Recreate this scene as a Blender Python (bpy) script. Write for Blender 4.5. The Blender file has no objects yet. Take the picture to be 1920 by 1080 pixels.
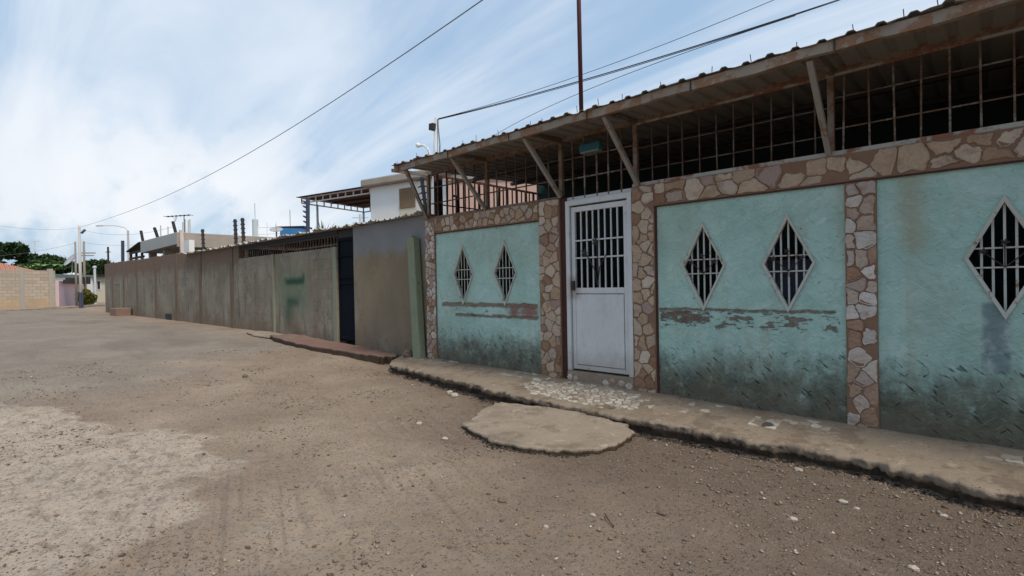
import bpy, bmesh, math, random
import numpy as np
from mathutils import Vector, Matrix
random.seed(11)
R = math.radians
scn = bpy.context.scene
COL = scn.collection

# ------------------------------------------------------------------ camera
YAW, PIT, ROL = 0.828341, 0.00848953, -0.01862689
cf = Vector((-math.cos(YAW)*math.cos(PIT), math.sin(YAW)*math.cos(PIT), -math.sin(PIT)))
r0 = Vector((math.sin(YAW), math.cos(YAW), 0)); u0 = r0.cross(cf)
cr = r0*math.cos(ROL) + u0*math.sin(ROL); cu = -r0*math.sin(ROL) + u0*math.cos(ROL)
cam_d = bpy.data.cameras.new('camera'); cam = bpy.data.objects.new('camera', cam_d); COL.objects.link(cam)
cam.matrix_world = Matrix(((cr.x, cu.x, -cf.x, 0), (cr.y, cu.y, -cf.y, -5.4168), (cr.z, cu.z, -cf.z, 1.5), (0, 0, 0, 1)))
cam_d.sensor_width = 36; cam_d.lens = 966.08/1920*36; cam_d.clip_end = 3000; cam_d.clip_start = .05
scn.camera = cam
scn.view_settings.view_transform = 'Standard'; scn.view_settings.look = 'None'
scn.view_settings.gamma = 1; scn.view_settings.exposure = 0.1

# ------------------------------------------------------------------ world: thin high cloud over a pale blue sky
SUN_TO = Vector((.80, -.16, 1.05)).normalized()
sun_el = math.asin(SUN_TO.z); sun_az = math.atan2(SUN_TO.x, SUN_TO.y)
W = bpy.data.worlds.new('World'); scn.world = W; W.use_nodes = True
nt = W.node_tree; nt.nodes.clear()
def wn(t, **k):
    n = nt.nodes.new(t)
    for a, b in k.items(): setattr(n, a, b)
    return n
def wl(a, b): nt.links.new(a, b)
out = wn('ShaderNodeOutputWorld'); bg = wn('ShaderNodeBackground'); wl(bg.outputs[0], out.inputs[0])
bg.inputs['Strength'].default_value = .12
sky = wn('ShaderNodeTexSky'); sky.sky_type = 'NISHITA'; sky.sun_disc = False
sky.sun_elevation = sun_el; sky.sun_rotation = sun_az; sky.air_density = 1.3; sky.dust_density = 2.0; sky.ozone_density = 1.0
tc = wn('ShaderNodeTexCoord'); sep = wn('ShaderNodeSeparateXYZ'); wl(tc.outputs['Generated'], sep.inputs[0])
def wm(op, a, b=None, c=None, clamp=False):
    n = wn('ShaderNodeMath', operation=op); n.use_clamp = clamp
    for i, v in enumerate((a, b, c)):
        if v is None: continue
        if isinstance(v, (int, float)): n.inputs[i].default_value = v
        else: wl(v, n.inputs[i])
    return n.outputs[0]
zz = wm('MAXIMUM', sep.outputs['Z'], 0.0); zd = wm('ADD', zz, .22)
cx_ = wm('DIVIDE', sep.outputs['X'], zd); cy_ = wm('DIVIDE', sep.outputs['Y'], zd)
comb = wn('ShaderNodeCombineXYZ'); wl(cx_, comb.inputs[0]); wl(cy_, comb.inputs[1])
mp = wn('ShaderNodeMapping'); mp.inputs['Rotation'].default_value = (0, 0, R(28)); mp.inputs['Scale'].default_value = (.42, 2.1, 1); wl(comb.outputs[0], mp.inputs[0])
n1 = wn('ShaderNodeTexNoise'); n1.inputs['Scale'].default_value = 1.1; n1.inputs['Detail'].default_value = 9; n1.inputs['Roughness'].default_value = .52; n1.inputs['Distortion'].default_value = .9
wl(mp.outputs[0], n1.inputs['Vector'])
n2 = wn('ShaderNodeTexNoise'); n2.inputs['Scale'].default_value = 4.2; n2.inputs['Detail'].default_value = 8; n2.inputs['Roughness'].default_value = .55
wl(tc.outputs['Generated'], n2.inputs['Vector'])
# veil gets denser towards the west (left) and the horizon
west = wm('MULTIPLY', sep.outputs['X'], -.14)
cov = wm('ADD', wm('ADD', wm('MULTIPLY', n1.outputs['Fac'], 2.3), wm('MULTIPLY', n2.outputs['Fac'], .45)), west)
cov = wm('SUBTRACT', cov, 1.16)
mr = wn('ShaderNodeMapRange'); mr.interpolation_type = 'SMOOTHSTEP'
mr.inputs['From Min'].default_value = -.1; mr.inputs['From Max'].default_value = .85; wl(cov, mr.inputs['Value'])
# puffy bank low in the west
low = wn('ShaderNodeMapRange'); low.interpolation_type = 'SMOOTHSTEP'
low.inputs['From Min'].default_value = .36; low.inputs['From Max'].default_value = .16; wl(sep.outputs['Z'], low.inputs['Value'])
wst = wn('ShaderNodeMapRange'); wst.interpolation_type = 'SMOOTHSTEP'
wst.inputs['From Min'].default_value = .80; wst.inputs['From Max'].default_value = .96; wl(wm('MULTIPLY', sep.outputs['X'], -1.0), wst.inputs['Value'])
puff = wn('ShaderNodeMapRange'); puff.interpolation_type = 'SMOOTHSTEP'
puff.inputs['From Min'].default_value = .44; puff.inputs['From Max'].default_value = .54; wl(n2.outputs['Fac'], puff.inputs['Value'])
bank = wm('MULTIPLY', wm('MULTIPLY', low.outputs[0], wst.outputs[0]), puff.outputs[0])
base = wn('ShaderNodeMix', data_type='RGBA'); base.inputs[0].default_value = .72
wl(sky.outputs[0], base.inputs[6]); base.inputs[7].default_value = (3.2, 4.7, 6.6, 1)       # pale blue of the haze above
m1 = wn('ShaderNodeMix', data_type='RGBA'); wl(wm('MULTIPLY', mr.outputs[0], .80), m1.inputs[0]); wl(base.outputs[2], m1.inputs[6]); m1.inputs[7].default_value = (6.7, 7.2, 7.8, 1)
m2 = wn('ShaderNodeMix', data_type='RGBA'); wl(wm('MULTIPLY', bank, .7), m2.inputs[0]); wl(m1.outputs[2], m2.inputs[6]); m2.inputs[7].default_value = (7.7, 7.75, 7.9, 1)
wl(m2.outputs[2], bg.inputs['Color'])

sd = bpy.data.lights.new('sun', 'SUN'); sd.energy = 2.7; sd.angle = R(10); sd.color = (1, .91, .79)
sun = bpy.data.objects.new('sun', sd); COL.objects.link(sun)
sun.rotation_euler = (-SUN_TO).to_track_quat('-Z', 'Y').to_euler()

# ------------------------------------------------------------------ material helper
class M:
    def __init__(s, name, rough=.85, metal=0, spec=.3):
        s.m = bpy.data.materials.new(name); s.m.use_nodes = True; s.t = s.m.node_tree
        s.b = s.t.nodes['Principled BSDF']; s.b.inputs['Roughness'].default_value = rough; s.b.inputs['Metallic'].default_value = metal
        s.b.inputs['Specular IOR Level'].default_value = spec
        s.co = s.n('ShaderNodeTexCoord').outputs['Object']; s._xyz = None
    def n(s, t, **k):
        n = s.t.nodes.new(t)
        for a, b in k.items(): setattr(n, a, b)
        return n
    def put(s, sock, v):
        if isinstance(v, (int, float)): sock.default_value = v
        elif isinstance(v, tuple): sock.default_value = v if len(v) != 3 or sock.type == 'VECTOR' else (*v, 1)
        else: s.t.links.new(v, sock)
    def math(s, op, a, b=0., c=None, clamp=False):
        n = s.n('ShaderNodeMath', operation=op); n.use_clamp = clamp; s.put(n.inputs[0], a); s.put(n.inputs[1], b)
        if c is not None: s.put(n.inputs[2], c)
        return n.outputs[0]
    @property
    def xyz(s):
        if s._xyz is None:
            q = s.n('ShaderNodeSeparateXYZ'); s.put(q.inputs[0], s.co); s._xyz = q.outputs
        return s._xyz
    def map(s, scale=(1, 1, 1), rot=(0, 0, 0), loc=(0, 0, 0)):
        n = s.n('ShaderNodeMapping'); s.put(n.inputs[0], s.co)
        n.inputs['Scale'].default_value = scale; n.inputs['Rotation'].default_value = rot; n.inputs['Location'].default_value = loc
        return n.outputs[0]
    def dirn(s, along, across, rot, loc=(0, 0, 0)):
        """coordinates turned in the wall plane (about y), then stretched along one direction"""
        a = s.map((1, 1, 1), (0, R(rot), 0), loc); n = s.n('ShaderNodeMapping'); s.put(n.inputs[0], a); n.inputs['Scale'].default_value = (along, 3, across); return n.outputs[0]
    def noise(s, scale, det=4, ro=.55, vec=None, dist=0):
        n = s.n('ShaderNodeTexNoise'); s.put(n.inputs['Vector'], vec or s.co); n.inputs['Scale'].default_value = scale
        n.inputs['Detail'].default_value = det; n.inputs['Roughness'].default_value = ro; n.inputs['Distortion'].default_value = dist
        return n.outputs['Fac']
    def vor(s, scale, feat='F1', vec=None, outp='Distance', rnd=1):
        n = s.n('ShaderNodeTexVoronoi', feature=feat); s.put(n.inputs['Vector'], vec or s.co); n.inputs['Scale'].default_value = scale
        n.inputs['Randomness'].default_value = rnd
        return n.outputs[outp]
    def step(s, v, a, b, smooth=True):
        n = s.n('ShaderNodeMapRange'); n.interpolation_type = 'SMOOTHSTEP' if smooth else 'LINEAR'
        s.put(n.inputs['Value'], v); s.put(n.inputs['From Min'], a); s.put(n.inputs['From Max'], b); return n.outputs[0]
    def mix(s, f, a, b, mode='MIX'):
        n = s.n('ShaderNodeMix', data_type='RGBA'); n.blend_type = mode; s.put(n.inputs[0], f); s.put(n.inputs[6], a); s.put(n.inputs[7], b); return n.outputs[2]
    def ramp(s, f, stops):
        n = s.n('ShaderNodeValToRGB'); s.put(n.inputs[0], f); e = n.color_ramp.elements
        while len(e) > 1: e.remove(e[-1])
        e[0].position = stops[0][0]; e[0].color = (*stops[0][1], 1)
        for p, c in stops[1:]:
            k = e.new(p); k.color = (*c, 1)
        return n.outputs[0]
    def attr(s, name, o='Fac'):
        n = s.n('ShaderNodeAttribute'); n.attribute_name = name; return n.outputs[o]
    def rect(s, x0, x1, z0, z1, soft=.02, jag=.05, sc=9):
        """irregular rectangle on the wall plane"""
        j = s.math('MULTIPLY', s.math('SUBTRACT', s.noise(sc, 5, .65), .5), jag*2)
        x = s.math('ADD', s.xyz[0], j); z = s.math('ADD', s.xyz[2], j)
        a = s.math('MULTIPLY', s.step(x, x0-soft, x0+soft), s.step(x, x1+soft, x1-soft))
        b = s.math('MULTIPLY', s.step(z, z0-soft, z0+soft), s.step(z, z1+soft, z1-soft))
        return s.math('MULTIPLY', a, b)
    def col(s, c): s.put(s.b.inputs['Base Color'], c); s.c = c; return s
    def bump(s, h, strength=.5, dist=.01):
        n = s.n('ShaderNodeBump'); n.inputs['Strength'].default_value = strength; n.inputs['Distance'].default_value = dist
        s.put(n.inputs['Height'], h); s.put(s.b.inputs['Normal'], n.outputs[0]); return s

MATS = {}
def plaster(name, bands=(), red=None, smear=False):
    k = M(name, .88)
    z = k.xyz[2]; big = k.noise(1.6, 5, .6); fine = k.noise(38, 6, .7)
    c = k.ramp(big, [(.3, (.31, .465, .405)), (.5, (.38, .56, .495)), (.7, (.46, .62, .565))])
    sv = k.noise(1.3, 5, .6, k.map((4.5, 1, .5)))
    c = k.mix(k.math('MULTIPLY', k.step(sv, .52, .72), .45), c, (.40, .40, .29))                # rain runs
    c = k.mix(k.math('MULTIPLY', k.step(k.noise(3.5, 6, .7), .5, .7), .35), c, (.24, .42, .33))
    c = k.mix(k.math('MULTIPLY', k.step(k.noise(9, 6, .75), .45, .75), .22), c, (.50, .59, .54))
    br = k.noise(1.0, 6, .7, k.dirn(5, 13, 28, (6, 1, 3)), 1.6); br2 = k.noise(1.0, 6, .7, k.dirn(6, 15, -40, (1, 4, 3)), 1.6)
    c = k.mix(k.math('MULTIPLY', k.step(br, .50, .68), .38), c, (.62, .72, .68))
    c = k.mix(k.math('MULTIPLY', k.step(br2, .50, .66), .34), c, (.20, .36, .30))
    edge_d = k.math('MULTIPLY', k.step(k.noise(1.1, 4, .6, k.map((1, 1, .7), (0, 0, 0), (2, 2, 9))), .50, .72), .35); c = k.mix(edge_d, c, (.27, .33, .25))
    c = k.mix(k.step(k.noise(21, 3, .5), .715, .74), c, (.10, .12, .11))                          # chips
    def strokes(rot, loc, lo, hi, al=6, ac=36):
        return k.step(k.noise(1.0, 3, .6, k.dirn(al, ac, rot, loc), .15), lo, hi)
    s_low = k.math('MAXIMUM', k.math('MAXIMUM', strokes(-38, (3, 0, 1), .61, .68), strokes(-64, (9, 1, 4), .65, .71, 7, 40)), strokes(44, (7, 2, 5), .655, .71))
    s_up = k.math('MAXIMUM', strokes(12, (1, 9, 2), .66, .73, 5, 44), strokes(-40, (5, 3, 8), .67, .74))
    zz = k.math('ADD', z, k.math('MULTIPLY', k.math('SUBTRACT', k.noise(2.2, 7, .72), .5), .66))
    zz = k.math('ADD', zz, k.math('MULTIPLY', k.math('SUBTRACT', k.noise(10, 6, .72, k.map((1, 1, .7), (0, 0, 0), (4, 1, 2))), .5), .45))
    gr = k.step(zz, .88, .44); gr2 = k.step(zz, .98, .68)                                         # splash-back dirt
    dark = k.mix(k.step(k.noise(4, 6, .7), .35, .65), (.068, .070, .050), (.15, .148, .105))
    c = k.mix(k.math('MULTIPLY', s_up, .30), c, (.12, .17, .15))
    c = k.mix(k.math('MULTIPLY', k.math('MULTIPLY', gr, k.step(k.noise(5, 6, .72, k.map((1, 1, 1), (0, 0, 0), (4, 4, 4))), .22, .48)), .92), c, dark)
    lite = k.math('MAXIMUM', strokes(40, (11, 3, 2), .62, .69, 6, 36), strokes(-30, (2, 6, 9), .63, .70, 6, 38))
    c = k.mix(k.math('MULTIPLY', k.math('MULTIPLY', lite, gr2), .5), c, (.22, .34, .27))
    c = k.mix(k.math('MULTIPLY', k.math('MULTIPLY', s_low, gr2), .85), c, (.028, .036, .028))
    s_all = k.math('MULTIPLY', s_low, gr2)
    c = k.mix(k.math('MULTIPLY', k.step(zz, .50, .22), .6), c, (.125, .092, .06))                 # earth colour at the foot
    hgt = k.math('SUBTRACT', k.math('ADD', k.math('MULTIPLY', fine, .45), k.math('MULTIPLY', k.math('ADD', br, br2), .9)), k.math('MULTIPLY', s_all, .7))
    for (x0, x1, z0, z1, jag, dens) in bands:
        m = k.rect(x0, x1, z0, z1, .012, jag, 6)
        m = k.math('MULTIPLY', m, k.step(k.noise(8, 6, .7, k.map((.7, 1, 2.0))), dens, dens+.05))
        m = k.math('MULTIPLY', m, k.math('SUBTRACT', 1, k.math('MULTIPLY', lite, .75)))
        c = k.mix(m, c, k.mix(k.noise(9), (.19, .15, .115), (.28, .215, .17)))
        hgt = k.math('SUBTRACT', hgt, k.math('MULTIPLY', m, .9))
    if red:
        m = k.rect(*red, .05, .09, 5); c = k.mix(k.math('MULTIPLY', k.math('MULTIPLY', m, k.step(k.noise(7, 6, .7), .3, .5)), .85), c, k.mix(k.noise(12), (.17, .06, .042), (.30, .13, .10)))
    if smear:
        m = k.rect(-.02, .14, .74, 1.28, .02, .03, 9); c = k.mix(k.math('MULTIPLY', m, .7), c, k.mix(k.step(k.noise(6), .42, .62), (.12, .165, .185), (.42, .46, .50)))
        m = k.rect(-.53, -.36, 1.7, 2.36, .07, .12, 3); c = k.mix(k.math('MULTIPLY', m, .5), c, (.34, .27, .16))
    k.col(c); k.bump(hgt, 1.0, .018); MATS[name] = k.m; return k.m
plaster('plaster_left', bands=((-6.52, -4.5, 1.155, 1.215, .05, .36), (-6.2, -4.5, 1.0, 1.04, .045, .38), (-6.3, -4.9, 1.0, 1.2, .02, .58)), red=(-5.02, -4.5, 1.03, 1.19))
plaster('plaster_mid', bands=((-2.72, -.98, 1.0, 1.18, .10, .52), (-2.70, -2.15, 1.04, 1.16, .05, .44), (-2.72, -1.0, 1.17, 1.195, .03, .42)))
plaster('plaster_right', smear=True)

def stone_mat(name, lo, mid, hi, pale):
    k = M(name, .8)
    r = k.attr('stone')
    c = k.ramp(r, [(0, lo), (.2, mid), (.38, hi), (.5, tuple(v*.8 for v in pale)), (.62, mid), (.76, pale), (.9, (.34, .235, .20)), (1, pale)])
    c = k.mix(k.math('MULTIPLY', k.step(k.noise(14, 6, .7), .42, .7), .5), c, k.mix(r, (.19, .105, .06), (.40, .33, .26)))
    c = k.mix(k.math('MULTIPLY', k.step(k.noise(70, 4, .7), .5, .8), .35), c, (.12, .08, .05))
    c = k.mix(k.math('MULTIPLY', k.step(k.noise(3.2, 5, .7), .54, .66), .5), c, (.24, .125, .07))
    k.col(c); k.bump(k.math('ADD', k.noise(16, 6, .7), k.math('MULTIPLY', k.vor(30), .4)), 1.0, .02); MATS[name] = k.m
stone_mat('flagstone_tan', (.25, .14, .082), (.40, .275, .18), (.50, .375, .265), (.56, .46, .36))
stone_mat('flagstone_pale', (.33, .19, .12), (.44, .34, .27), (.56, .47, .40), (.68, .63, .58))
k = M('stone_mortar', .95); c = k.mix(k.noise(5, 6, .7), (.17, .095, .060), (.27, .17, .11)); k.col(c); k.bump(k.noise(40, 5, .7), .8, .01); MATS['mortar'] = k.m
k = M('mosaic_stone', .75); r = k.attr('stone'); c = k.ramp(r, [(0, (.27, .23, .18)), (.5, (.38, .34, .28)), (.86, (.47, .44, .38)), (.965, (.47, .44, .38)), (.975, (.07, .06, .055)), (1, (.07, .06, .055))])
c = k.mix(k.math('MULTIPLY', k.step(k.noise(6, 5, .7), .45, .7), .7), c, (.23, .18, .135)); k.col(c); k.bump(k.noise(60, 4), .3, .004); MATS['mosaic'] = k.m

def rusty(name, paint, rust=(.13, .062, .032), amount=.5, sc=9, rough=.6):
    k = M(name, rough, 0, .4)
    n = k.noise(sc, 7, .72); n2 = k.noise(sc*5, 4, .6)
    f = k.step(k.math('ADD', n, k.math('MULTIPLY', k.math('SUBTRACT', n2, .5), .25)), 1-amount-.04, 1-amount+.05)
    c = k.mix(f, k.mix(k.noise(3, 4), paint, tuple(v*.72 for v in paint)), k.mix(n2, rust, tuple(v*1.9 for v in rust)))
    k.col(c); k.put(k.b.inputs['Roughness'], k.math('ADD', rough, k.math('MULTIPLY', f, .3))); k.bump(k.math('ADD', f, n2), .4, .003); MATS[name] = k.m; return k.m
rusty('white_steel', (.58, .585, .58), (.36, .33, .29), .44, 2.6, .55)
k = M('door_paint', .5, 0, .35); z_ = k.xyz[2]
c = k.mix(k.noise(2.5, 5, .65), (.62, .62, .61), (.50, .505, .51)); c = k.mix(k.math('MULTIPLY', k.step(k.noise(5, 7, .75, k.map((1, 1, .6))), .48, .66), .4), c, (.40, .385, .355))
dz_ = k.math('ADD', z_, k.math('MULTIPLY', k.math('SUBTRACT', k.noise(4, 6, .7), .5), .5)); c = k.mix(k.math('MULTIPLY', k.step(dz_, .75, .38), .55), c, (.30, .255, .205))
c = k.mix(k.math('MULTIPLY', k.rect(-3.97, -3.80, 1.28, 1.58, .06, .06, 6), .6), c, (.26, .20, .15))
c = k.mix(k.math('MULTIPLY', k.step(k.noise(9, 6, .7, k.map((3, 1, .5))), .60, .68), .5), c, (.33, .25, .18)); c = k.mix(k.step(k.noise(28, 3, .5), .73, .75), c, (.06, .045, .035))
k.col(c); k.bump(k.math('ADD', k.noise(2.2, 3), k.math('MULTIPLY', k.noise(40, 4), .08)), .5, .02); MATS['door_paint'] = k.m
rusty('white_frame', (.50, .50, .44), (.15, .10, .06), .40, 9, .6)
rusty('bar_steel', (.235, .215, .185), (.085, .05, .033), .54, 7, .7)
rusty('bar_steel_rust', (.13, .11, .09), (.06, .035, .024), .52, 7, .7)
rusty('fascia_steel', (.30, .245, .19), (.15, .085, .05), .50, 5, .75)
rusty('brace_steel', (.30, .27, .23), (.14, .07, .04), .40, 7, .7)
rusty('post_steel', (.24, .19, .15), (.12, .065, .04), .5, 6, .7)
rusty('rail_steel', (.42, .40, .36), (.16, .07, .04), .49, 2.2, .7)
rusty('fence_rust', (.07, .035, .025), (.09, .035, .02), .5, 9, .8)
rusty('zinc_sheet', (.25, .225, .20), (.14, .10, .075), .40, 2.0, .75)
rusty('zinc_old', (.22, .20, .18), (.11, .065, .045), .5, 3.0, .6)
rusty('zinc_pale', (.50, .48, .45), (.16, .12, .09), .42, 2.5, .5)
rusty('dark_steel', (.035, .03, .028), (.05, .025, .018), .4, 9, .7)
rusty('mast_paint', (.085, .014, .012), (.03, .012, .01), .4, 8, .6)
rusty('white_post', (.62, .64, .66), (.3, .28, .25), .35, 4, .6)
rusty('blue_paint', (.05, .06, .10), (.03, .03, .05), .35, 5, .6)

def flat(name, c1, c2, sc=3, rough=.85, bmp=.3, det=6, spec=.3):
    k = M(name, rough, 0, spec); k.col(k.mix(k.noise(sc, det, .65), c1, c2)); k.bump(k.noise(sc*9, 5, .65), bmp, .01); MATS[name] = k.m; return k.m
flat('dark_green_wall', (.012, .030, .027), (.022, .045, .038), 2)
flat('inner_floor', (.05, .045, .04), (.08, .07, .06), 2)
flat('red_stripe', (.05, .018, .014), (.075, .03, .022), 9)
flat('black_plastic', (.012, .012, .014), (.022, .022, .024), 6, .5)
flat('navy_door', (.008, .010, .014), (.013, .015, .020), 2, .95, .15, 6, .04)
flat('white_wall', (.70, .68, .64), (.86, .84, .80), 1.3)
flat('cream_patch', (.60, .52, .40), (.68, .60, .47), 3)
flat('slab_grey', (.24, .19, .15), (.46, .41, .35), 1.4)
flat('slab_paint', (.35, .35, .33), (.42, .42, .39), .8)
flat('shutter_tan', (.23, .155, .095), (.30, .21, .13), 4)
flat('truss_pink', (.50, .40, .36), (.62, .54, .50), 3)
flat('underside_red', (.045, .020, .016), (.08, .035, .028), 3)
flat('pink_wall', (.52, .33, .26), (.60, .41, .33), 1)
flat('pale_pink_wall', (.60, .42, .43), (.68, .50, .51), 1)
flat('cream_wall', (.62, .55, .42), (.70, .64, .52), 1)
flat('yellow_paint', (.62, .52, .08), (.70, .60, .14), 2)
flat('teal_roof', (.12, .17, .15), (.18, .23, .20), 1)
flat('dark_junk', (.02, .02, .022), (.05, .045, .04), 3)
flat('concrete_pole', (.42, .40, .36), (.54, .52, .48), 1.5)
flat('column_tan', (.36, .32, .26), (.46, .41, .34), 1.5)
flat('wood_pole', (.20, .165, .13), (.30, .25, .20), 2)
flat('wire_black', (.02, .022, .03), (.035, .04, .05), 5, .5)
flat('wire_grey', (.16, .17, .19), (.2, .21, .23), 5, .6)
flat('blue_tank', (.035, .16, .36), (.06, .22, .44), 1.2, .5)
flat('dish_grey', (.30, .30, .31), (.42, .42, .43), 3, .5)
flat('lamp_teal', (.02, .105, .125), (.03, .14, .16), 6, .5)
flat('lamp_lens', (.16, .21, .21), (.2, .27, .27), 6, .4)
flat('brick_red', (.15, .095, .07), (.26, .17, .125), 5)
flat('bark', (.07, .05, .035), (.12, .09, .065), 6)
flat('pylon_steel', (.46, .52, .56), (.52, .57, .60), 1)
flat('box_pale', (.34, .40, .50), (.46, .50, .58), 3)
flat('box_blue', (.10, .12, .20), (.16, .19, .28), 3)
flat('slab_concrete_chip', (.22, .175, .13), (.34, .28, .22), 20)
flat('cardboard', (.30, .27, .24), (.36, .33, .29), 3)
flat('plastic_white', (.7, .7, .68), (.8, .8, .78), 6)
flat('plastic_dark', (.03, .025, .02), (.06, .045, .03), 6)

# neighbour's cement wall
def cement(name, top_z, brown, kind=0):
    k = M(name, .92); z = k.xyz[2]
    c = k.ramp(k.noise(.9, 6, .6), [(.3, (.175, .150, .107)), (.5, (.235, .203, .147)), (.7, (.30, .262, .195))])
    sv = k.noise(1.1, 6, .68, k.map((1.7, 1, .6)))
    c = k.mix(k.math('MULTIPLY', k.step(sv, .46, .60), .6), c, (.19, .142, .10))
    c = k.mix(k.math('MULTIPLY', k.step(k.noise(1.0, 5, .6, k.map((3.4, 1, .7), (0, 0, 0), (4, 0, 3))), .56, .66), .6), c, (.095, .095, .085))
    c = k.mix(k.math('MULTIPLY', k.step(k.noise(2.7, 6, .7, k.map((1, 1, 1), (0, 0, 0), (9, 2, 5))), .55, .66), .35), c, (.33, .31, .26))
    j = k.math('MULTIPLY', k.math('SUBTRACT', k.noise(.9, 6, .7), .5), 1.5)
    zj = k.math('ADD', z, j)
    c = k.mix(k.math('MULTIPLY', k.step(zj, top_z-.1, top_z+.25), brown), c, (.165, .10, .068))
    c = k.mix(k.math('MULTIPLY', k.step(zj, .95, .35), .55), c, (.15, .095, .06))
    c = k.mix(k.math('MULTIPLY', k.step(k.noise(22, 5, .7), .62, .68), .5), c, (.08, .075, .06))
    c = k.mix(k.math('MULTIPLY', k.step(k.noise(30, 3, .5, k.map((1, 1, 1), (0, 0, 0), (8, 1, 3))), .72, .74), .7), c, (.38, .37, .34))
    jg = k.math('ABSOLUTE', k.math('SUBTRACT', k.noise(1.1, 5, .6, k.map((1, 1, .8), (0, 0, 0), (2, 7, 1))), .5))
    c = k.mix(k.math('MULTIPLY', k.step(jg, .006, .001), .6), c, (.06, .05, .04))
    bj = k.n('ShaderNodeTexBrick'); cc = k.n('ShaderNodeCombineXYZ'); k.put(cc.inputs[0], k.xyz[0]); k.put(cc.inputs[1], k.math('ADD', z, k.math('MULTIPLY', k.noise(6), .01))); k.put(bj.inputs['Vector'], cc.outputs[0])
    bj.inputs['Scale'].default_value = 1; bj.inputs['Brick Width'].default_value = .42; bj.inputs['Row Height'].default_value = .21; bj.inputs['Mortar Size'].default_value = .008
    bjm = k.math('MULTIPLY', bj.outputs['Fac'], k.step(k.noise(.8, 5, .6, k.map((1, 1, 1), (0, 0, 0), (3, 3, 7))), .46, .62)); c = k.mix(k.math('MULTIPLY', bjm, .45), c, (.10, .085, .065))
    if kind == 1:   # green sprayed letter F
        g = lambda *a: k.rect(*a)
        halo = g(-12.7, -11.25, .95, 1.9, .35, .1, 2)
        c = k.mix(k.math('MULTIPLY', halo, .5), c, (.085, .165, .10))
        for r_, s_ in (((-12.32, -11.40, 1.57, 1.72, .07, .05, 3), 1.0), ((-11.50, -11.36, 1.66, 1.82, .07, .05, 3), .8),
                       ((-12.42, -12.28, 1.58, 1.78, .09, .06, 3), .5), ((-12.3, -11.7, 1.10, 1.24, .12, .07, 3), .95), ((-12.4, -12.05, .65, 1.2, .22, .1, 3), .6)):
            c = k.mix(k.math('MULTIPLY', g(*r_), s_), c, (.022, .062, .035))
    if kind == 2:   # two coats: grey render above, brown below
        m = k.step(k.math('ADD', z, k.math('MULTIPLY', k.math('SUBTRACT', k.noise(1.8, 7, .75), .5), .9)), 1.98, 2.26)
        c = k.mix(k.math('MULTIPLY', k.rect(-9.1, -7.0, .5, 2.3, .25, .2, 2), .75), c, k.mix(k.noise(1.4, 6, .7), (.165, .12, .072), (.235, .185, .12)))
        c = k.mix(m, c, k.mix(k.noise(3, 5), (.17, .165, .165), (.235, .23, .225)))
    k.col(c); k.bump(k.math('ADD', k.noise(5, 5, .6), k.math('MULTIPLY', k.noise(45, 5, .7), .35)), .55, .012); MATS[name] = k.m
cement('cement_near', 4.0, 0, 2); cement('cement_graffiti', 4.0, 0, 1); cement('cement_far', 2.12, .85)
flat('cement_column', (.10, .067, .045), (.18, .135, .095), 2)
flat('column_pale', (.20, .20, .13), (.27, .26, .19), 3)
k = M('mossy_post', .9); c = k.mix(k.noise(5, 6, .7), (.17, .20, .12), (.26, .28, .19)); c = k.mix(k.step(k.noise(18, 5, .7), .6, .7), c, (.06, .07, .03)); k.col(c); k.bump(k.noise(30, 5), .5, .01); MATS['mossy_post'] = k.m

# block wall far left
k = M('block_masonry', .9)
n = k.n('ShaderNodeTexBrick'); cxy = k.n('ShaderNodeCombineXYZ'); k.put(cxy.inputs[0], k.xyz[1]); k.put(cxy.inputs[1], k.xyz[2]); k.put(n.inputs['Vector'], cxy.outputs[0])
n.inputs['Scale'].default_value = 1; n.inputs['Brick Width'].default_value = .42; n.inputs['Row Height'].default_value = .21; n.inputs['Mortar Size'].default_value = .012
n.inputs['Color1'].default_value = (.40, .32, .235, 1); n.inputs['Color2'].default_value = (.52, .42, .32, 1); n.inputs['Mortar'].default_value = (.30, .24, .18, 1)
c = k.mix(k.math('MULTIPLY', k.step(k.math('ADD', k.xyz[2], k.math('MULTIPLY', k.noise(.6), .8)), 1.9, 1.1), .6), n.outputs['Color'], (.56, .37, .19))
c = k.mix(k.math('MULTIPLY', k.step(k.noise(.9, 5, .6), .45, .7), .35), c, (.34, .29, .25)); k.col(c); MATS['block_masonry'] = k.m
k = M('roof_tile', .85); w = k.math('SINE', k.math('MULTIPLY', k.xyz[1], 26)); c = k.mix(k.noise(2.5, 5), (.42, .15, .085), (.56, .27, .18)); k.col(c); k.bump(w, 1, .05); MATS['roof_tile'] = k.m

def leaf_mat(name, a, b):
    k = M(name, .6, 0, .2); k.col(k.mix(k.attr('stone'), a, b)); MATS[name] = k.m
leaf_mat('leaf_dark', (.018, .038, .014), (.05, .09, .03)); leaf_mat('leaf_mid', (.03, .06, .02), (.085, .14, .045))
leaf_mat('leaf_bright', (.07, .13, .035), (.16, .26, .08)); leaf_mat('leaf_olive', (.07, .075, .015), (.20, .18, .035))

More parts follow.
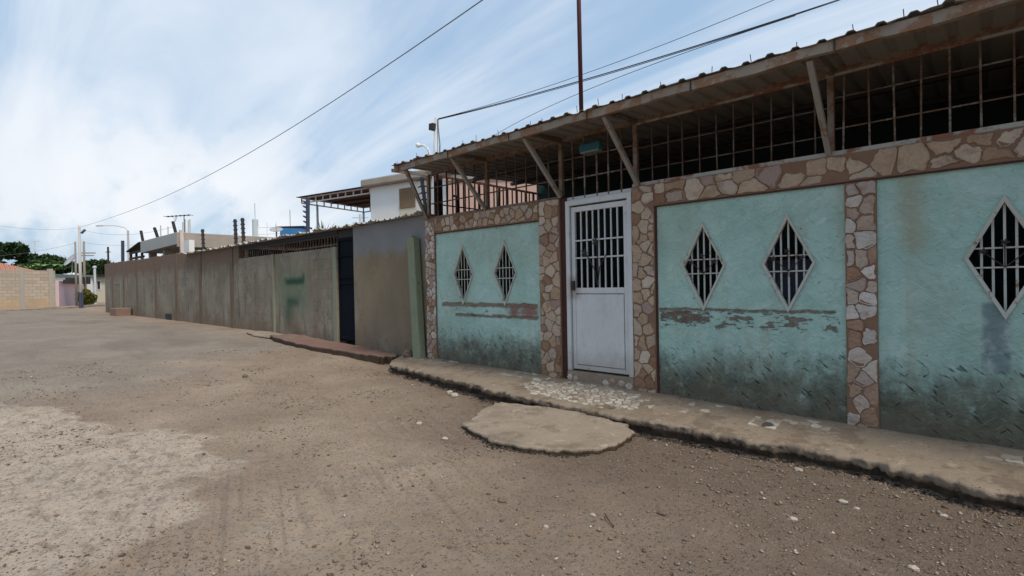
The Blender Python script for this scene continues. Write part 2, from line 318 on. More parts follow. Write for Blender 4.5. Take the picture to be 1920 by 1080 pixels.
# ground
k = M('dirt_ground', .95, 0, .2)
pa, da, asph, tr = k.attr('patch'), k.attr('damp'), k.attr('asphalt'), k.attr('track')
gv = k.map((1, 1, .2))
b1 = k.noise(.8, 7, .62, gv); b2 = k.noise(6, 7, .68, gv); b3 = k.noise(55, 6, .75, gv)
c = k.ramp(b1, [(.30, (.225, .156, .103)), (.5, (.30, .217, .149)), (.68, (.40, .303, .218))])
c = k.mix(k.math('MULTIPLY', k.step(b2, .35, .75), .5), c, (.29, .245, .205))
c = k.mix(k.math('MULTIPLY', k.step(k.noise(2.4, 6, .7, k.map((1, 1, .2), (0, 0, 0), (5, 2, 0))), .5, .72), .35), c, (.175, .140, .108))
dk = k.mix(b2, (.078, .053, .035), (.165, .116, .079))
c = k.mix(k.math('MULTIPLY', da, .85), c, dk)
pc = k.mix(b2, (.43, .35, .27), (.57, .475, .375)); pc = k.mix(k.math('MULTIPLY', k.step(k.noise(9, 5, .7, gv), .50, .62), .7), pc, (.245, .185, .135))
pb2 = k.step(k.math('ADD', pa, k.math('MULTIPLY', k.math('SUBTRACT', k.noise(3.5, 6, .7, gv), .5), 1.1)), .25, .75)
c = k.mix(k.math('MULTIPLY', pb2, .8), c, pc)
ac = k.mix(b2, (.215, .172, .134), (.29, .24, .19)); ac = k.mix(k.math('MULTIPLY', k.step(b1, .48, .62), .6), ac, (.31, .265, .215))
ac = k.mix(k.math('MULTIPLY', k.step(k.noise(.5, 5, .6, k.map((.5, 1.6, .2), (0, 0, .3))), .48, .66), .55), ac, (.15, .122, .098))
c = k.mix(asph, c, ac)
mm = k.map((1, 1, .2), (0, 0, R(20))); m2 = k.n('ShaderNodeMapping'); k.put(m2.inputs[0], mm); m2.inputs['Scale'].default_value = (.7, 16, 1)
stk = k.noise(1, 5, .6, m2.outputs[0], .3)
c = k.mix(k.math('MULTIPLY', k.math('MULTIPLY', k.step(stk, .50, .64), k.math('ADD', .03, tr)), .34), c, (.12, .092, .07))
c = k.mix(k.math('MULTIPLY', k.math('MULTIPLY', k.step(stk, .47, .36), k.math('ADD', .03, tr)), .25), c, (.34, .28, .22))
c = k.mix(k.math('MULTIPLY', k.step(k.noise(1.7, 7, .72, k.map((1, 1, .2), (0, 0, 0), (1, 8, 0))), .52, .70), .4), c, (.185, .14, .105))
cl = k.noise(24, 6, .75, gv); c = k.mix(k.math('MULTIPLY', k.step(cl, .54, .66), .34), c, (.15, .11, .078)); c = k.mix(k.math('MULTIPLY', k.step(cl, .44, .34), .35), c, (.37, .30, .235))
# gravel speckle
vd = k.vor(48, 'F1', gv); vc = k.vor(48, 'F1', gv, 'Color'); sp = k.n('ShaderNodeSeparateColor'); k.put(sp.inputs[0], vc)
spk = k.math('MULTIPLY', k.step(vd, .42, .28), k.step(sp.outputs[0], .45, .75))
c = k.mix(k.math('MULTIPLY', spk, .45), c, k.mix(sp.outputs[1], (.085, .065, .05), (.42, .37, .32)))
vd2 = k.vor(130, 'F1', gv, 'Color'); sp2 = k.n('ShaderNodeSeparateColor'); k.put(sp2.inputs[0], vd2)
c = k.mix(k.math('MULTIPLY', k.step(sp2.outputs[0], .2, 1), .32), c, k.mix(sp2.outputs[2], (.09, .07, .055), (.36, .30, .25)))
k.col(c)
h = k.math('ADD', k.math('MULTIPLY', b3, .5), k.math('MULTIPLY', k.math('SUBTRACT', 1, vd), k.math('MULTIPLY', spk, .9)))
k.bump(k.math('SUBTRACT', k.math('ADD', h, k.math('MULTIPLY', b2, .8)), k.math('MULTIPLY', cl, .9)), .9, .02); MATS['ground'] = k.m
def conc(name, a, b, dirt):
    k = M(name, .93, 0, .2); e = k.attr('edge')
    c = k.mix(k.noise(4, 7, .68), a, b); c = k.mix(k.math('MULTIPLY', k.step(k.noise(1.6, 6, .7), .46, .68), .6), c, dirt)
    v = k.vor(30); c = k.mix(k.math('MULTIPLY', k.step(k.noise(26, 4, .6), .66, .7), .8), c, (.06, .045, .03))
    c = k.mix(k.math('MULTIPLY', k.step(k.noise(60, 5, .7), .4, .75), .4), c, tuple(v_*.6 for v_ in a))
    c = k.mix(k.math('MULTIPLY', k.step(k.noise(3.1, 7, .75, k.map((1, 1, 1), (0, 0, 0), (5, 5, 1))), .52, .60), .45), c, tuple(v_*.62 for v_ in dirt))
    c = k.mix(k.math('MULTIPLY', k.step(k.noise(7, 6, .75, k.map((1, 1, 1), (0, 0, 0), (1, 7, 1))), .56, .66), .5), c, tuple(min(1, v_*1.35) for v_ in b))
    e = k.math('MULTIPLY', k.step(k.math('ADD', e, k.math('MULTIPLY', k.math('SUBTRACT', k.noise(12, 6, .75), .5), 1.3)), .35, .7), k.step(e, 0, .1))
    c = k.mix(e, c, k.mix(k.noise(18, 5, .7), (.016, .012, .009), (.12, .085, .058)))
    k.col(c); k.bump(k.math('ADD', k.noise(14, 6, .7), k.math('MULTIPLY', k.noise(80, 4, .7), .35)), .8, .015); MATS[name] = k.m
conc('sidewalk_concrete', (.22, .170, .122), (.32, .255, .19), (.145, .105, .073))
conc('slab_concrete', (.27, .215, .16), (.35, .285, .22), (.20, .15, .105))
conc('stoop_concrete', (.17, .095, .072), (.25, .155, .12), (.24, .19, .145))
k = M('pebble', .85); k.col(k.ramp(k.attr('stone'), [(0, (.12, .085, .06)), (.4, (.20, .15, .11)), (.8, (.29, .23, .175)), (.97, (.38, .32, .26)), (1, (.52, .47, .4))])); MATS['pebble'] = k.m
k = M('wet_soil', .95); k.col(k.ramp(k.attr('stone'), [(0, (.015, .012, .010)), (.7, (.05, .036, .027)), (1, (.12, .09, .07))])); MATS['wet_soil'] = k.m
k = M('pale_stone', .8); k.col(k.mix(k.noise(20, 5), (.34, .285, .225), (.48, .42, .35))); k.bump(k.noise(40, 4), .6, .005); MATS['pale_stone'] = k.m
k = M('brown_stone', .8); k.col(k.mix(k.noise(20, 5), (.10, .07, .05), (.2, .15, .11))); k.bump(k.noise(40, 4), .6, .005); MATS['brown_stone'] = k.m

# ------------------------------------------------------------------ mesh helper
class MB:
    def __init__(s): s.v = []; s.f = []; s.a = []          # a = per-face value for the 'stone' attribute
    def add(s, vs, fs, a=0.):
        o = len(s.v); s.v += [tuple(v) for v in vs]; s.f += [tuple(i+o for i in f) for f in fs]; s.a += [a]*len(fs); return s
    def box(s, x0, x1, y0, y1, z0, z1, a=0.):
        v = [(x, y, z) for x in (x0, x1) for y in (y0, y1) for z in (z0, z1)]
        return s.add(v, [(0, 1, 3, 2), (4, 6, 7, 5), (0, 4, 5, 1), (2, 3, 7, 6), (0, 2, 6, 4), (1, 5, 7, 3)], a)
    def bar(s, p, q, w, h=None, up=(0, 0, 1), a=0.):
        p, q = Vector(p), Vector(q); d = (q-p).normalized(); h = h or w; u = Vector(up)
        if abs(d.dot(u)) > .98: u = Vector((0, 1, 0))
        sd_ = d.cross(u).normalized(); u = sd_.cross(d)
        v = [e + sd_*(i*w/2) + u*(j*h/2) for e in (p, q) for i, j in ((-1, -1), (1, -1), (1, 1), (-1, 1))]
        return s.add(v, [(3, 2, 1, 0), (4, 5, 6, 7), (0, 1, 5, 4), (1, 2, 6, 5), (2, 3, 7, 6), (3, 0, 4, 7)], a)
    def tube(s, pts, r, n=8, a=0., cap=True):
        pts = [Vector(p) for p in pts]; rs = r if isinstance(r, (list, tuple)) else [r]*len(pts); vs = []; fs = []; u = None
        for i, p in enumerate(pts):
            d = (pts[min(i+1, len(pts)-1)] - pts[max(i-1, 0)]).normalized()
            if u is None: u = d.orthogonal().normalized()
            u = (u - d*u.dot(d)).normalized(); w = d.cross(u)
            vs += [p + (u*math.cos(2*math.pi*j/n) + w*math.sin(2*math.pi*j/n))*rs[i] for j in range(n)]
        for i in range(len(pts)-1):
            for j in range(n): fs.append((i*n+j, i*n+(j+1) % n, (i+1)*n+(j+1) % n, (i+1)*n+j))
        if cap: fs += [tuple(range(n-1, -1, -1)), tuple((len(pts)-1)*n+j for j in range(n))]
        return s.add(vs, fs, a)
    def prism(s, poly, z0, z1, a=0.):          # poly in xy
        n = len(poly); return s.add([(x, y, z0) for x, y in poly]+[(x, y, z1) for x, y in poly],
            [tuple(range(n-1, -1, -1)), tuple(range(n, 2*n))]+[(i, (i+1) % n, n+(i+1) % n, n+i) for i in range(n)], a)
    def blob(s, c, r, seed=0, n=10, m=6, jit=.18, a=0.):
        rnd = random.Random(seed); vs = [(c[0], c[1], c[2]+r[2])]; fs = []
        for i in range(1, m):
            t = math.pi*i/m
            for j in range(n):
                k_ = 1+rnd.uniform(-jit, jit); p = 2*math.pi*(j+.5*(i % 2))/n
                vs.append((c[0]+r[0]*k_*math.sin(t)*math.cos(p), c[1]+r[1]*k_*math.sin(t)*math.sin(p), c[2]+r[2]*k_*math.cos(t)))
        vs.append((c[0], c[1], c[2]-r[2])); L = len(vs)-1
        for j in range(n): fs.append((0, 1+j, 1+(j+1) % n)); fs.append((L, 1+(m-2)*n+(j+1) % n, 1+(m-2)*n+j))
        for i in range(m-2):
            for j in range(n): A = 1+i*n+j; B = 1+i*n+(j+1) % n; fs.append((A, A+n, B+n, B))
        return s.add(vs, fs, a)
    def build(s, name, mat, parent=None, smooth=False, bevel=0, attr=False):
        me = bpy.data.meshes.new(name); me.from_pydata(s.v, [], s.f); me.update()
        me.materials.append(MATS[mat] if isinstance(mat, str) else mat)
        if attr:
            at = me.attributes.new('stone', 'FLOAT', 'FACE'); at.data.foreach_set('value', s.a)
        bm = bmesh.new(); bm.from_mesh(me); bmesh.ops.recalc_face_normals(bm, faces=bm.faces); bm.to_mesh(me); bm.free()
        if smooth: me.shade_smooth()
        o = bpy.data.objects.new(name, me); COL.objects.link(o)
        if parent: o.parent = parent; o.matrix_parent_inverse = PINV(parent)
        if bevel:
            b = o.modifiers.new('bevel', 'BEVEL'); b.width = bevel; b.segments = 2; b.limit_method = 'ANGLE'
        return o
def PINV(p):
    m = Matrix.Identity(4); q = p
    while q is not None:
        m = Matrix.Translation(q.location) @ m if q.type == 'EMPTY' else m; q = q.parent
    return m.inverted() if p.type == 'EMPTY' else Matrix.Identity(4)
def tag(o, label, cat, group=None, kind=None):
    if label: o['label'] = label
    if cat: o['category'] = cat
    if group: o['group'] = group
    if kind: o['kind'] = kind
    return o
def thing(name, loc, label, cat, group=None):
    o = bpy.data.objects.new(name, None); COL.objects.link(o); o.location = loc; o.empty_display_size = .2
    return tag(o, label, cat, group)

# ------------------------------------------------------------------ noise for terrain
def vnoise(x, y, seed=0):
    xi = np.floor(x).astype(np.int64); yi = np.floor(y).astype(np.int64); fx = x-xi; fy = y-yi
    fx = fx*fx*(3-2*fx); fy = fy*fy*(3-2*fy)
    def h(a, b):
        n = (a*374761393 + b*668265263 + seed*982451653) & 0xffffffff
        n = ((n ^ (n >> 13))*1274126177) & 0xffffffff; return ((n ^ (n >> 16)) & 0xffff)/65535.
    return (h(xi, yi)*(1-fx)+h(xi+1, yi)*fx)*(1-fy)+(h(xi, yi+1)*(1-fx)+h(xi+1, yi+1)*fx)*fy
def fbm(x, y, o=5, seed=0, g=.5):
    s = 0; a = 1; t = 0
    for i in range(o): s = s+a*vnoise(x*2**i, y*2**i, seed+i); t += a; a *= g
    return s/t-.5
GX = [-60, -20, -14, -10, -7.5, -5, -1, 50]; GZ = [.4, .4, .38, .27, .13, .06, 0, 0]
def sstep(v, a, b):
    t = np.clip((v-a)/(b-a), 0, 1); return t*t*(3-2*t)
PATCH = [(-9.5, -5.4), (-7.93, -4.6), (-6.95, -4.36), (-6.4, -4.4), (-6.06, -4.03), (-5.35, -3.86), (-4.87, -3.92), (-4.6, -3.9), (-4.3, -4.07), (-4.2, -4.25), (-3.92, -4.44), (-3.4, -4.85), (-2.7, -5.3), (-2.5, -7), (-9.5, -8)]
def sdpoly(x, y, P):
    d = np.full(x.shape, 1e9); ins = np.zeros(x.shape, bool); n = len(P)
    for i in range(n):
        ax, ay = P[i]; bx, by = P[(i+1) % n]; ex, ey = bx-ax, by-ay; wx, wy = x-ax, y-ay
        t = np.clip((wx*ex+wy*ey)/(ex*ex+ey*ey), 0, 1); d = np.minimum(d, np.hypot(wx-ex*t, wy-ey*t))
        c = ((ay > y) != (by > y)) & (x < (bx-ax)*(y-ay)/((by-ay) if by != ay else 1e-9)+ax); ins ^= c
    return np.where(ins, d, -d)
EX = [-7.6, -7.45, -7.2, -6.8, -5.7, -4.8, -4, -3, -2.4, -2, -1.3, -.77, -.13, .16, 1.2, 6]
EY = [-.05, -.35, -.52, -.62, -.72, -.85, -.92, -.9, -.88, -.85, -.80, -.74, -.86, -.85, -.9, -.9]
def edge_y(x): return np.interp(x, EX, EY) + fbm(x*2.6, x*0+3, 5, 40, .6)*.16 + fbm(x*13, x*0+9, 4, 45, .7)*.09
def terrain(x, y):
    x = np.asarray(x, float); y = np.asarray(y, float)
    near = sstep(-x, 22, 10)*sstep(np.abs(y+2), 14, 7)*sstep(x, 8, 4)
    z = np.interp(x, GX, GZ)
    z = z + fbm(x*.7, y*.7, 4, 1)*.05*near
    z = z + fbm(x*4.5, y*4.5, 4, 7, .55)*.016*near + fbm(x*16, y*16, 3, 12, .6)*.009*near
    p = sdpoly(x + fbm(x*5, y*5, 4, 21)*.28, y + fbm(x*5, y*5, 4, 22)*.28, PATCH); pm = sstep(p, -.008, .03)*sstep(fbm(x*1.3, y*1.3, 3, 24), -.22, -.12)
    psoft = sstep(p + fbm(x*1.6, y*1.6, 4, 23)*.9, -.25, .22)*.75 + pm*.25
    pits = sstep(fbm(x*9, y*9, 4, 31, .6), .04, .2)
    z = z + pm*(.024 - .013*pits)*near
    # tyre grooves across the dirt
    u = (x*.34 + y*.94); g = np.sin(u*46 + fbm(x*.8, y*.8, 3, 50)*5)
    gm = sstep(fbm(x*.9+9, y*.9, 3, 55), -.02, .16)*sstep(x, -7, -3.6)*sstep(x, 2, -.5)*sstep(y, -1.2, -1.9)*near
    z = z + np.clip(g, -.3, 1)*.003*gm
    # gutter washed out along the sidewalk
    dy = edge_y(x) - y
    gut = np.exp(-((dy-.03)/.10)**2)*sstep(x, -7.6, -6.6)*near
    z = z - gut*.035 + fbm(x*30, y*30, 2, 95)*.004*near
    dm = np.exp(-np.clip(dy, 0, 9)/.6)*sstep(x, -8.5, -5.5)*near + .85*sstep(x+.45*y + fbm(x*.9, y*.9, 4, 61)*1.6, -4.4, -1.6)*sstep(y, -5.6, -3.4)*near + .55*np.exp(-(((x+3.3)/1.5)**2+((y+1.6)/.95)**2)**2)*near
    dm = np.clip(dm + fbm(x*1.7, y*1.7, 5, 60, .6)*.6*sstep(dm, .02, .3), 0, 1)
    am = sstep(-x + fbm(x*.5, y*.5, 4, 70)*5 + y*.9*0, 8.8, 10.6)*sstep(y + fbm(x*.6+5, y*.6, 4, 71)*1.2, -.35, -1.3)
    return z, psoft*near, dm, am, gm
def axis(lo, hi, fine, g0, g1, step):
    a = list(np.arange(lo, hi, fine)); s = step; v = lo
    L = []
    while v > g0: v -= s; s *= 1.13; L.append(v)
    s = step; v = hi; Rr = [hi]
    while v < g1: v += s; s *= 1.13; Rr.append(v)
    return np.array(L[::-1]+a+Rr)
xs = axis(-11, 1.6, .03, -900, 900, .035); ys = axis(-5.6, .1, .022, -900, 900, .03)
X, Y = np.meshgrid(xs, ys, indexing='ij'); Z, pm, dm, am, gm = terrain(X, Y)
me = bpy.data.meshes.new('ground'); nx, ny = X.shape
vv = np.stack([X, Y, Z], -1).reshape(-1, 3); ii = np.arange(nx*ny).reshape(nx, ny)
ff = np.stack([ii[:-1, :-1], ii[1:, :-1], ii[1:, 1:], ii[:-1, 1:]], -1).reshape(-1, 4)
me.vertices.add(len(vv)); me.vertices.foreach_set('co', vv.ravel()); me.loops.add(ff.size); me.loops.foreach_set('vertex_index', ff.ravel().astype(np.int32))
me.polygons.add(len(ff)); me.polygons.foreach_set('loop_start', np.arange(0, ff.size, 4, dtype=np.int32)); me.polygons.foreach_set('loop_total', np.full(len(ff), 4, np.int32))
me.update(); me.validate(); me.shade_smooth(); me.materials.append(MATS['ground'])
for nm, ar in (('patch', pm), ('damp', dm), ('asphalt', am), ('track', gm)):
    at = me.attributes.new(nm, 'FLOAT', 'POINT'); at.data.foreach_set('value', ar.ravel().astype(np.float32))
g = bpy.data.objects.new('ground', me); COL.objects.link(g); g['kind'] = 'structure'
def tz(x, y): return float(terrain(np.array([x]), np.array([y]))[0][0])

# ------------------------------------------------------------------ sidewalk
WZ = lambda x: np.interp(x, [-7.6, -6.7, -4, -2.8, -.7, 2, 6], [.30, .285, .25, .225, .185, .15, .14])
def side_z(x, y): 
    ey = edge_y(x); t = np.clip(y/ey, 0, 1); return WZ(x) - .07*t**1.3 + fbm(x*3, y*3, 4, 80)*.02 + fbm(x*14, y*14, 3, 81)*.006
sx = np.arange(-7.58, 6, .02); T = np.concatenate([np.linspace(0, .9, 22), [.94, .975, 1.0]]); NT = len(T)
vs = []; ed = []
for x in sx:
    ey = float(edge_y(np.array([x]))[0])
    for t in T:
        y = .03 + (ey-.03)*t; z = float(side_z(np.array([x]), np.array([y]))[0]); 
        if t == 1: z -= .012
        vs.append((x, y, z)); ed.append(0.)
    zt = vs[-1][2]
    for q, (dy_, dz_, e_) in enumerate(((.0, -.02, .15), (.012, -.045, .4), (.03, -.07, .7), (.045, -.10, .9), (.05, -.14, 1.), (.03, -.26, 1.))):
        jn = float(fbm(np.array([x*11+q*3.3]), np.array([q*.9+x*2]), 4, 90, .7)[0]); jm = float(fbm(np.array([x*23.]), np.array([q*1.7]), 3, 97, .7)[0])
        vs.append((x+jm*.015, ey+dy_+jn*.075+jm*.04, zt+dz_+jm*.02)); ed.append(e_)
n_ = NT+6; fs = [(i*n_+j, i*n_+j+1, (i+1)*n_+j+1, (i+1)*n_+j) for i in range(len(sx)-1) for j in range(n_-1)]
fs.append(tuple(range(n_)))
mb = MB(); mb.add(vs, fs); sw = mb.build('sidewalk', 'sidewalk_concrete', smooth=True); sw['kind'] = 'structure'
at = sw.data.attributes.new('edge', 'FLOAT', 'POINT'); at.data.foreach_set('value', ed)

# ------------------------------------------------------------------ irregular stones (Voronoi cells clipped to a rectangle)
def cells(x0, x1, y0, y1, size, rnd, jit=.42):
    P = []; rad = []
    for _ in range(int(60*(x1-x0)*(y1-y0)/size**2)+60):
        q = (rnd.uniform(x0, x1), rnd.uniform(y0, y1)); rr_ = size*rnd.choice((.55, .72, .9, 1.15))
        if all((q[0]-a[0])**2+(q[1]-a[1])**2 > (.5*(rr_+b))**2*1.25 for a, b in zip(P, rad)): P.append(q); rad.append(rr_)
    outc = []
    for a in P:
        poly = [(x0, y0), (x1, y0), (x1, y1), (x0, y1)]
        for b in P:
            if b is a or (a[0]-b[0])**2+(a[1]-b[1])**2 > (size*3.2)**2: continue
            mx, my = (a[0]+b[0])/2, (a[1]+b[1])/2; dx, dy = b[0]-a[0], b[1]-a[1]; new = []
            for i in range(len(poly)):
                p, q = poly[i], poly[(i+1) % len(poly)]; sp_ = (p[0]-mx)*dx+(p[1]-my)*dy; sq = (q[0]-mx)*dx+(q[1]-my)*dy
                if sp_ <= 0: new.append(p)
                if sp_*sq < 0: t = sp_/(sp_-sq); new.append((p[0]+(q[0]-p[0])*t, p[1]+(q[1]-p[1])*t))
            poly = new
            if len(poly) < 3: break
        if len(poly) >= 3: outc.append(poly)
    return outc
def warp(x, y, a=.02):
    q, w = np.array([x*9.]), np.array([y*9.]); return x+float(fbm(q, w, 3, 201, .6)[0])*a*2.4, y+float(fbm(q, w, 3, 202, .6)[0])*a*2.4
def shape(poly, gap, rnd, rough=.1):
    cx = sum(p[0] for p in poly)/len(poly); cy = sum(p[1] for p in poly)/len(poly); pts = []
    n = len(poly)
    for i in range(n):
        p, q = poly[i], poly[(i+1) % n]; L = math.hypot(q[0]-p[0], q[1]-p[1])
        if L < gap*.8: pts.append(((p[0]+q[0])/2, (p[1]+q[1])/2)); continue
        for t in ((.2, .5, .8) if L < gap*6 else (.13, .3, .5, .7, .87)):
            pts.append((p[0]+(q[0]-p[0])*t, p[1]+(q[1]-p[1])*t))
    o = []
    for (x, y) in pts:
        d = math.hypot(x-cx, y-cy); 
        if d < 1e-6: continue
        k_ = max(.25, (d-gap*rnd.uniform(.55, 1.25))/d); o.append((cx+(x-cx)*k_ + rnd.uniform(-1, 1)*gap*rough*2, cy+(y-cy)*k_ + rnd.uniform(-1, 1)*gap*rough*2))
    return (cx, cy), o
def stones_xz(mb, x0, x1, z0, z1, size, y, rnd, gap=.009, h=(.005, .017), axis='y'):
    for poly in cells(x0, x1, z0, z1, size, rnd):
        (cx, cy), o = shape(poly, gap*rnd.choice((.6, .9, 1.3, 2.0)), rnd, .22)
        if len(o) < 3: continue
        A_ = abs(sum(o[i][0]*o[(i+1) % len(o)][1]-o[(i+1) % len(o)][0]*o[i][1] for i in range(len(o))))/2
        if A_ < (size*.62)**2 and rnd.random() < .25: continue
        o = [warp(p[0], p[1], size*.17) for p in o]; o = [(min(max(p[0], x0), x1), min(max(p[1], z0), z1)) for p in o]
        cx = sum(p[0] for p in o)/len(o); cy = sum(p[1] for p in o)/len(o)
        a = rnd.random(); n = len(o); hh = rnd.uniform(*h); tx, tz_ = rnd.uniform(-.13, .13), rnd.uniform(-.10, .16)
        v = [(p[0], y+.012, p[1]) for p in o]; v += [(p[0], y-hh*.65, p[1]) for p in o]
        v += [(cx+(p[0]-cx)*.86, y-hh-(p[0]-cx)*tx-(p[1]-cy)*tz_, cy+(p[1]-cy)*.86) for p in o]; v.append((cx, y-hh-.002, cy))
        f = [(i, (i+1) % n, n+(i+1) % n, n+i) for i in range(n)]+[(n+i, n+(i+1) % n, 2*n+(i+1) % n, 2*n+i) for i in range(n)]+[(2*n+i, 2*n+(i+1) % n, 3*n) for i in range(n)]
        mb.add(v, f, a)

# ------------------------------------------------------------------ THE TEAL HOUSE
house = thing('house', (-2.5, 1.5, .2), 'long low teal plastered house with stone pillars, diamond windows and a tin roof', 'house')
rnd = random.Random(5)
PIL = [(-6.90, -6.65, .10, 'flagstone_pale', .25), (-4.44, -4.09, .135, 'flagstone_tan', .2), (-3.035, -2.75, .14, 'flagstone_tan', .2), (-.915, -.68, .135, 'flagstone_pale', .15), (1.35, 1.60, .12, 'flagstone_pale', .1), (3.6, 3.85, .12, 'flagstone_pale', .1)]
for x0, x1, sz, mt, zb in PIL:
    p = MB().box(x0, x1, -.022, .16, zb-.12, 2.60 if x0 in (-4.44, -3.035, -6.90) else 2.345).build('stone_pillar', 'mortar', house, bevel=.006)
    s_ = MB(); top = 2.595 if x0 in (-4.44, -3.035, -6.90) else 2.34
    stones_xz(s_, x0+.004, x1-.004, zb-.02, top, sz, -.022, rnd, .007)
    s_.build('facing_stones', mt, p, attr=True)
for x0, x1, sz in ((-6.648, -4.442, .12), (-2.748, 1.6, .19), (1.602, 6, .2)):
    p = MB().box(x0, x1, -.02, .155, 2.35, 2.598).build('stone_band', 'mortar', house)
    s_ = MB(); stones_xz(s_, x0+.005, x1-.005, 2.36, 2.592, sz if sz < .15 else .18, -.02, rnd, .008); s_.build('facing_stones', 'flagstone_tan', p, attr=True)
    MB().box(x0, x1, -.028, -.001, 2.336, 2.349).build('drip_edge', 'red_stripe', p)

def panel(x0, x1, z0, z1, ds, zc, mat):
    hw, hh = .225, .455; y0, y1 = 0., .06; mb = MB()
    def quad(pts):
        n = len(pts); mb.add([(p[0], y0, p[1]) for p in pts], [tuple(range(n))]); mb.add([(p[0], y1, p[1]) for p in pts], [tuple(range(n-1, -1, -1))])
    cur = x0
    for cx in ds:
        if cx+hw > x1: continue
        quad([(cur, z0), (cx-hw, z0), (cx-hw, zc), (cx-hw, z1), (cur, z1)]) 
        quad([(cx-hw, zc), (cx, zc+hh), (cx, z1), (cx-hw, z1)]); quad([(cx, zc+hh), (cx+hw, zc), (cx+hw, z1), (cx, z1)])
        quad([(cx-hw, z0), (cx, z0), (cx, zc-hh), (cx-hw, zc)]); quad([(cx, z0), (cx+hw, z0), (cx+hw, zc), (cx, zc-hh)])
        D = [(cx-hw, zc), (cx, zc-hh), (cx+hw, zc), (cx, zc+hh)]
        for i in range(4):
            a, b = D[i], D[(i+1) % 4]; mb.add([(a[0], y0, a[1]), (b[0], y0, b[1]), (b[0], y1, b[1]), (a[0], y1, a[1])], [(0, 1, 2, 3)])
        cur = cx+hw
    quad([(cur, z0), (x1, z0), (x1, z1), (cur, z1)])
    me_ = mb.build('plaster_wall', mat, house)
    for cx in ds: diamond(cx, zc, hw, hh)
    return me_
def blossom(mb, c, r):
    c = Vector(c)
    for i in range(5):
        a = 2*math.pi*i/5; t = c+Vector((math.cos(a)*r, -.006, math.sin(a)*r)); b = c+Vector((math.cos(a+.5)*r*.5, -.014, math.sin(a+.5)*r*.5)); b2 = c+Vector((math.cos(a-.5)*r*.5, -.014, math.sin(a-.5)*r*.5))
        mb.add([c+Vector((0, .012, 0)), b2, t, b, c+Vector((0, -.02, 0))], [(0, 1, 2), (0, 2, 3), (4, 2, 1), (4, 3, 2)])
    mb.blob((c.x, c.y-.012, c.z), (r*.35, .014, r*.35), 3, 7, 4)
def diamond(cx, zc, hw, hh):
    fr = MB(); L = [(cx-hw, zc), (cx, zc-hh), (cx+hw, zc), (cx, zc+hh)]
    ko, ki = 1.045, .925
    for i in range(4):        # mitred frame, proud of the plaster
        a, b = L[i], L[(i+1) % 4]; q = lambda p, k_: (cx+(p[0]-cx)*k_, zc+(p[1]-zc)*k_)
        A, B, C_, D_ = q(a, ko), q(b, ko), q(b, ki), q(a, ki)
        fr.add([(A[0], -.018, A[1]), (B[0], -.018, B[1]), (C_[0], -.010, C_[1]), (D_[0], -.010, D_[1]), (A[0], .02, A[1]), (B[0], .02, B[1]), (C_[0], .028, C_[1]), (D_[0], .028, D_[1])],
               [(0, 1, 2, 3), (7, 6, 5, 4), (0, 4, 5, 1), (2, 6, 7, 3)])
    w = fr.build('diamond_window', 'white_frame', house)
    b = MB()
    for dx in (-.132, -.066, 0, .066, .132):
        L_ = hh*(1-abs(dx)/hw)*.95; b.bar((cx+dx, .03, zc-L_), (cx+dx, .03, zc+L_), .011 if cx < -4 else .016, .010)
    for dz in (-.075, .075):
        L_ = hw*(1-abs(dz)/hh)*.95; b.bar((cx-L_, .018, zc+dz), (cx+L_, .018, zc+dz), .017, .012)
    b.build('window_bars', 'white_frame', w)
    if cx < -4: return
    o = MB()
    for dx, dz in ((-.125, .05), (0, .115), (.125, .05)):
        o.tube([(cx, .0, zc-.075), (cx+dx*.45, -.0, zc-.02), (cx+dx, .0, zc+dz)], .0045, 5); blossom(o, (cx+dx, -.012, zc+dz), .034)
    o.build('flower_ornament', 'dark_steel', w)
panel(-6.65, -4.44, .16, 2.345, (-6.0, -5.105), 1.655, 'plaster_left')
panel(-2.75, -.915, .10, 2.345, (-2.205, -1.385), 1.645, 'plaster_mid')
panel(-.68, 1.35, .04, 2.345, (.115, .95), 1.63, 'plaster_right')
panel(1.60, 3.6, .04, 2.345, (2.2, 3.05), 1.63, 'plaster_right')
MB().box(3.85, 6, 0, .12, .04, 2.345).build('plaster_wall', 'plaster_right', house)

# door
dz0, dz1 = .37, 2.53; xL, xR = -3.995, -3.04
st = MB().box(-4.088, -3.997, .005, .15, .22, 2.6).build('painted_jamb', 'red_stripe', house); st['label'] = 'dark red painted strip beside the door'
MB().box(-2.749, -2.725, -.012, .10, .22, 2.345).build('painted_jamb', 'red_stripe', house)
dr = MB().box(xL+.055, xR-.055, .035, .06, dz0+.03, 1.36).build('door', 'door_paint', house, bevel=.004)
f = MB().box(xL, xL+.06, -.02, .10, dz0, dz1+.02).box(xR-.06, xR, -.02, .10, dz0, dz1+.02).box(xL+.06, xR-.06, -.02, .10, dz1-.045, dz1+.02).build('door_frame', 'door_paint', dr, bevel=.004)
f = MB()
iL, iR = xL+.07, xR-.07
f.box(iL, iL+.055, .01, .05, dz0+.02, dz1-.065).box(iR-.055, iR, .01, .05, dz0+.02, dz1-.065)
f.box(iL+.055, iR-.055, .01, .05, dz0+.02, dz0+.075).box(iL+.055, iR-.055, .01, .05, 1.36, 1.43).box(iL+.055, iR-.055, .01, .05, dz1-.13, dz1-.065)
f.build('leaf_frame', 'door_paint', dr, bevel=.004)
f = MB().box(iL+.062, iR-.062, .004, .034, dz0+.085, 1.345).build('kick_panel', 'door_paint', dr, bevel=.003)
b = MB()
for i in range(7):
    x = iL+.055+(iR-iL-.11)*(i+1)/8; b.box(x-.0085, x+.0085, .02, .036, 1.43, dz1-.13)
for z in (1.81, 2.03): b.box(iL+.055, iR-.055, .004, .0195, z-.009, z+.009)
b.build('door_bars', 'white_steel', dr)
o = MB(); cx = (iL+iR)/2-.01
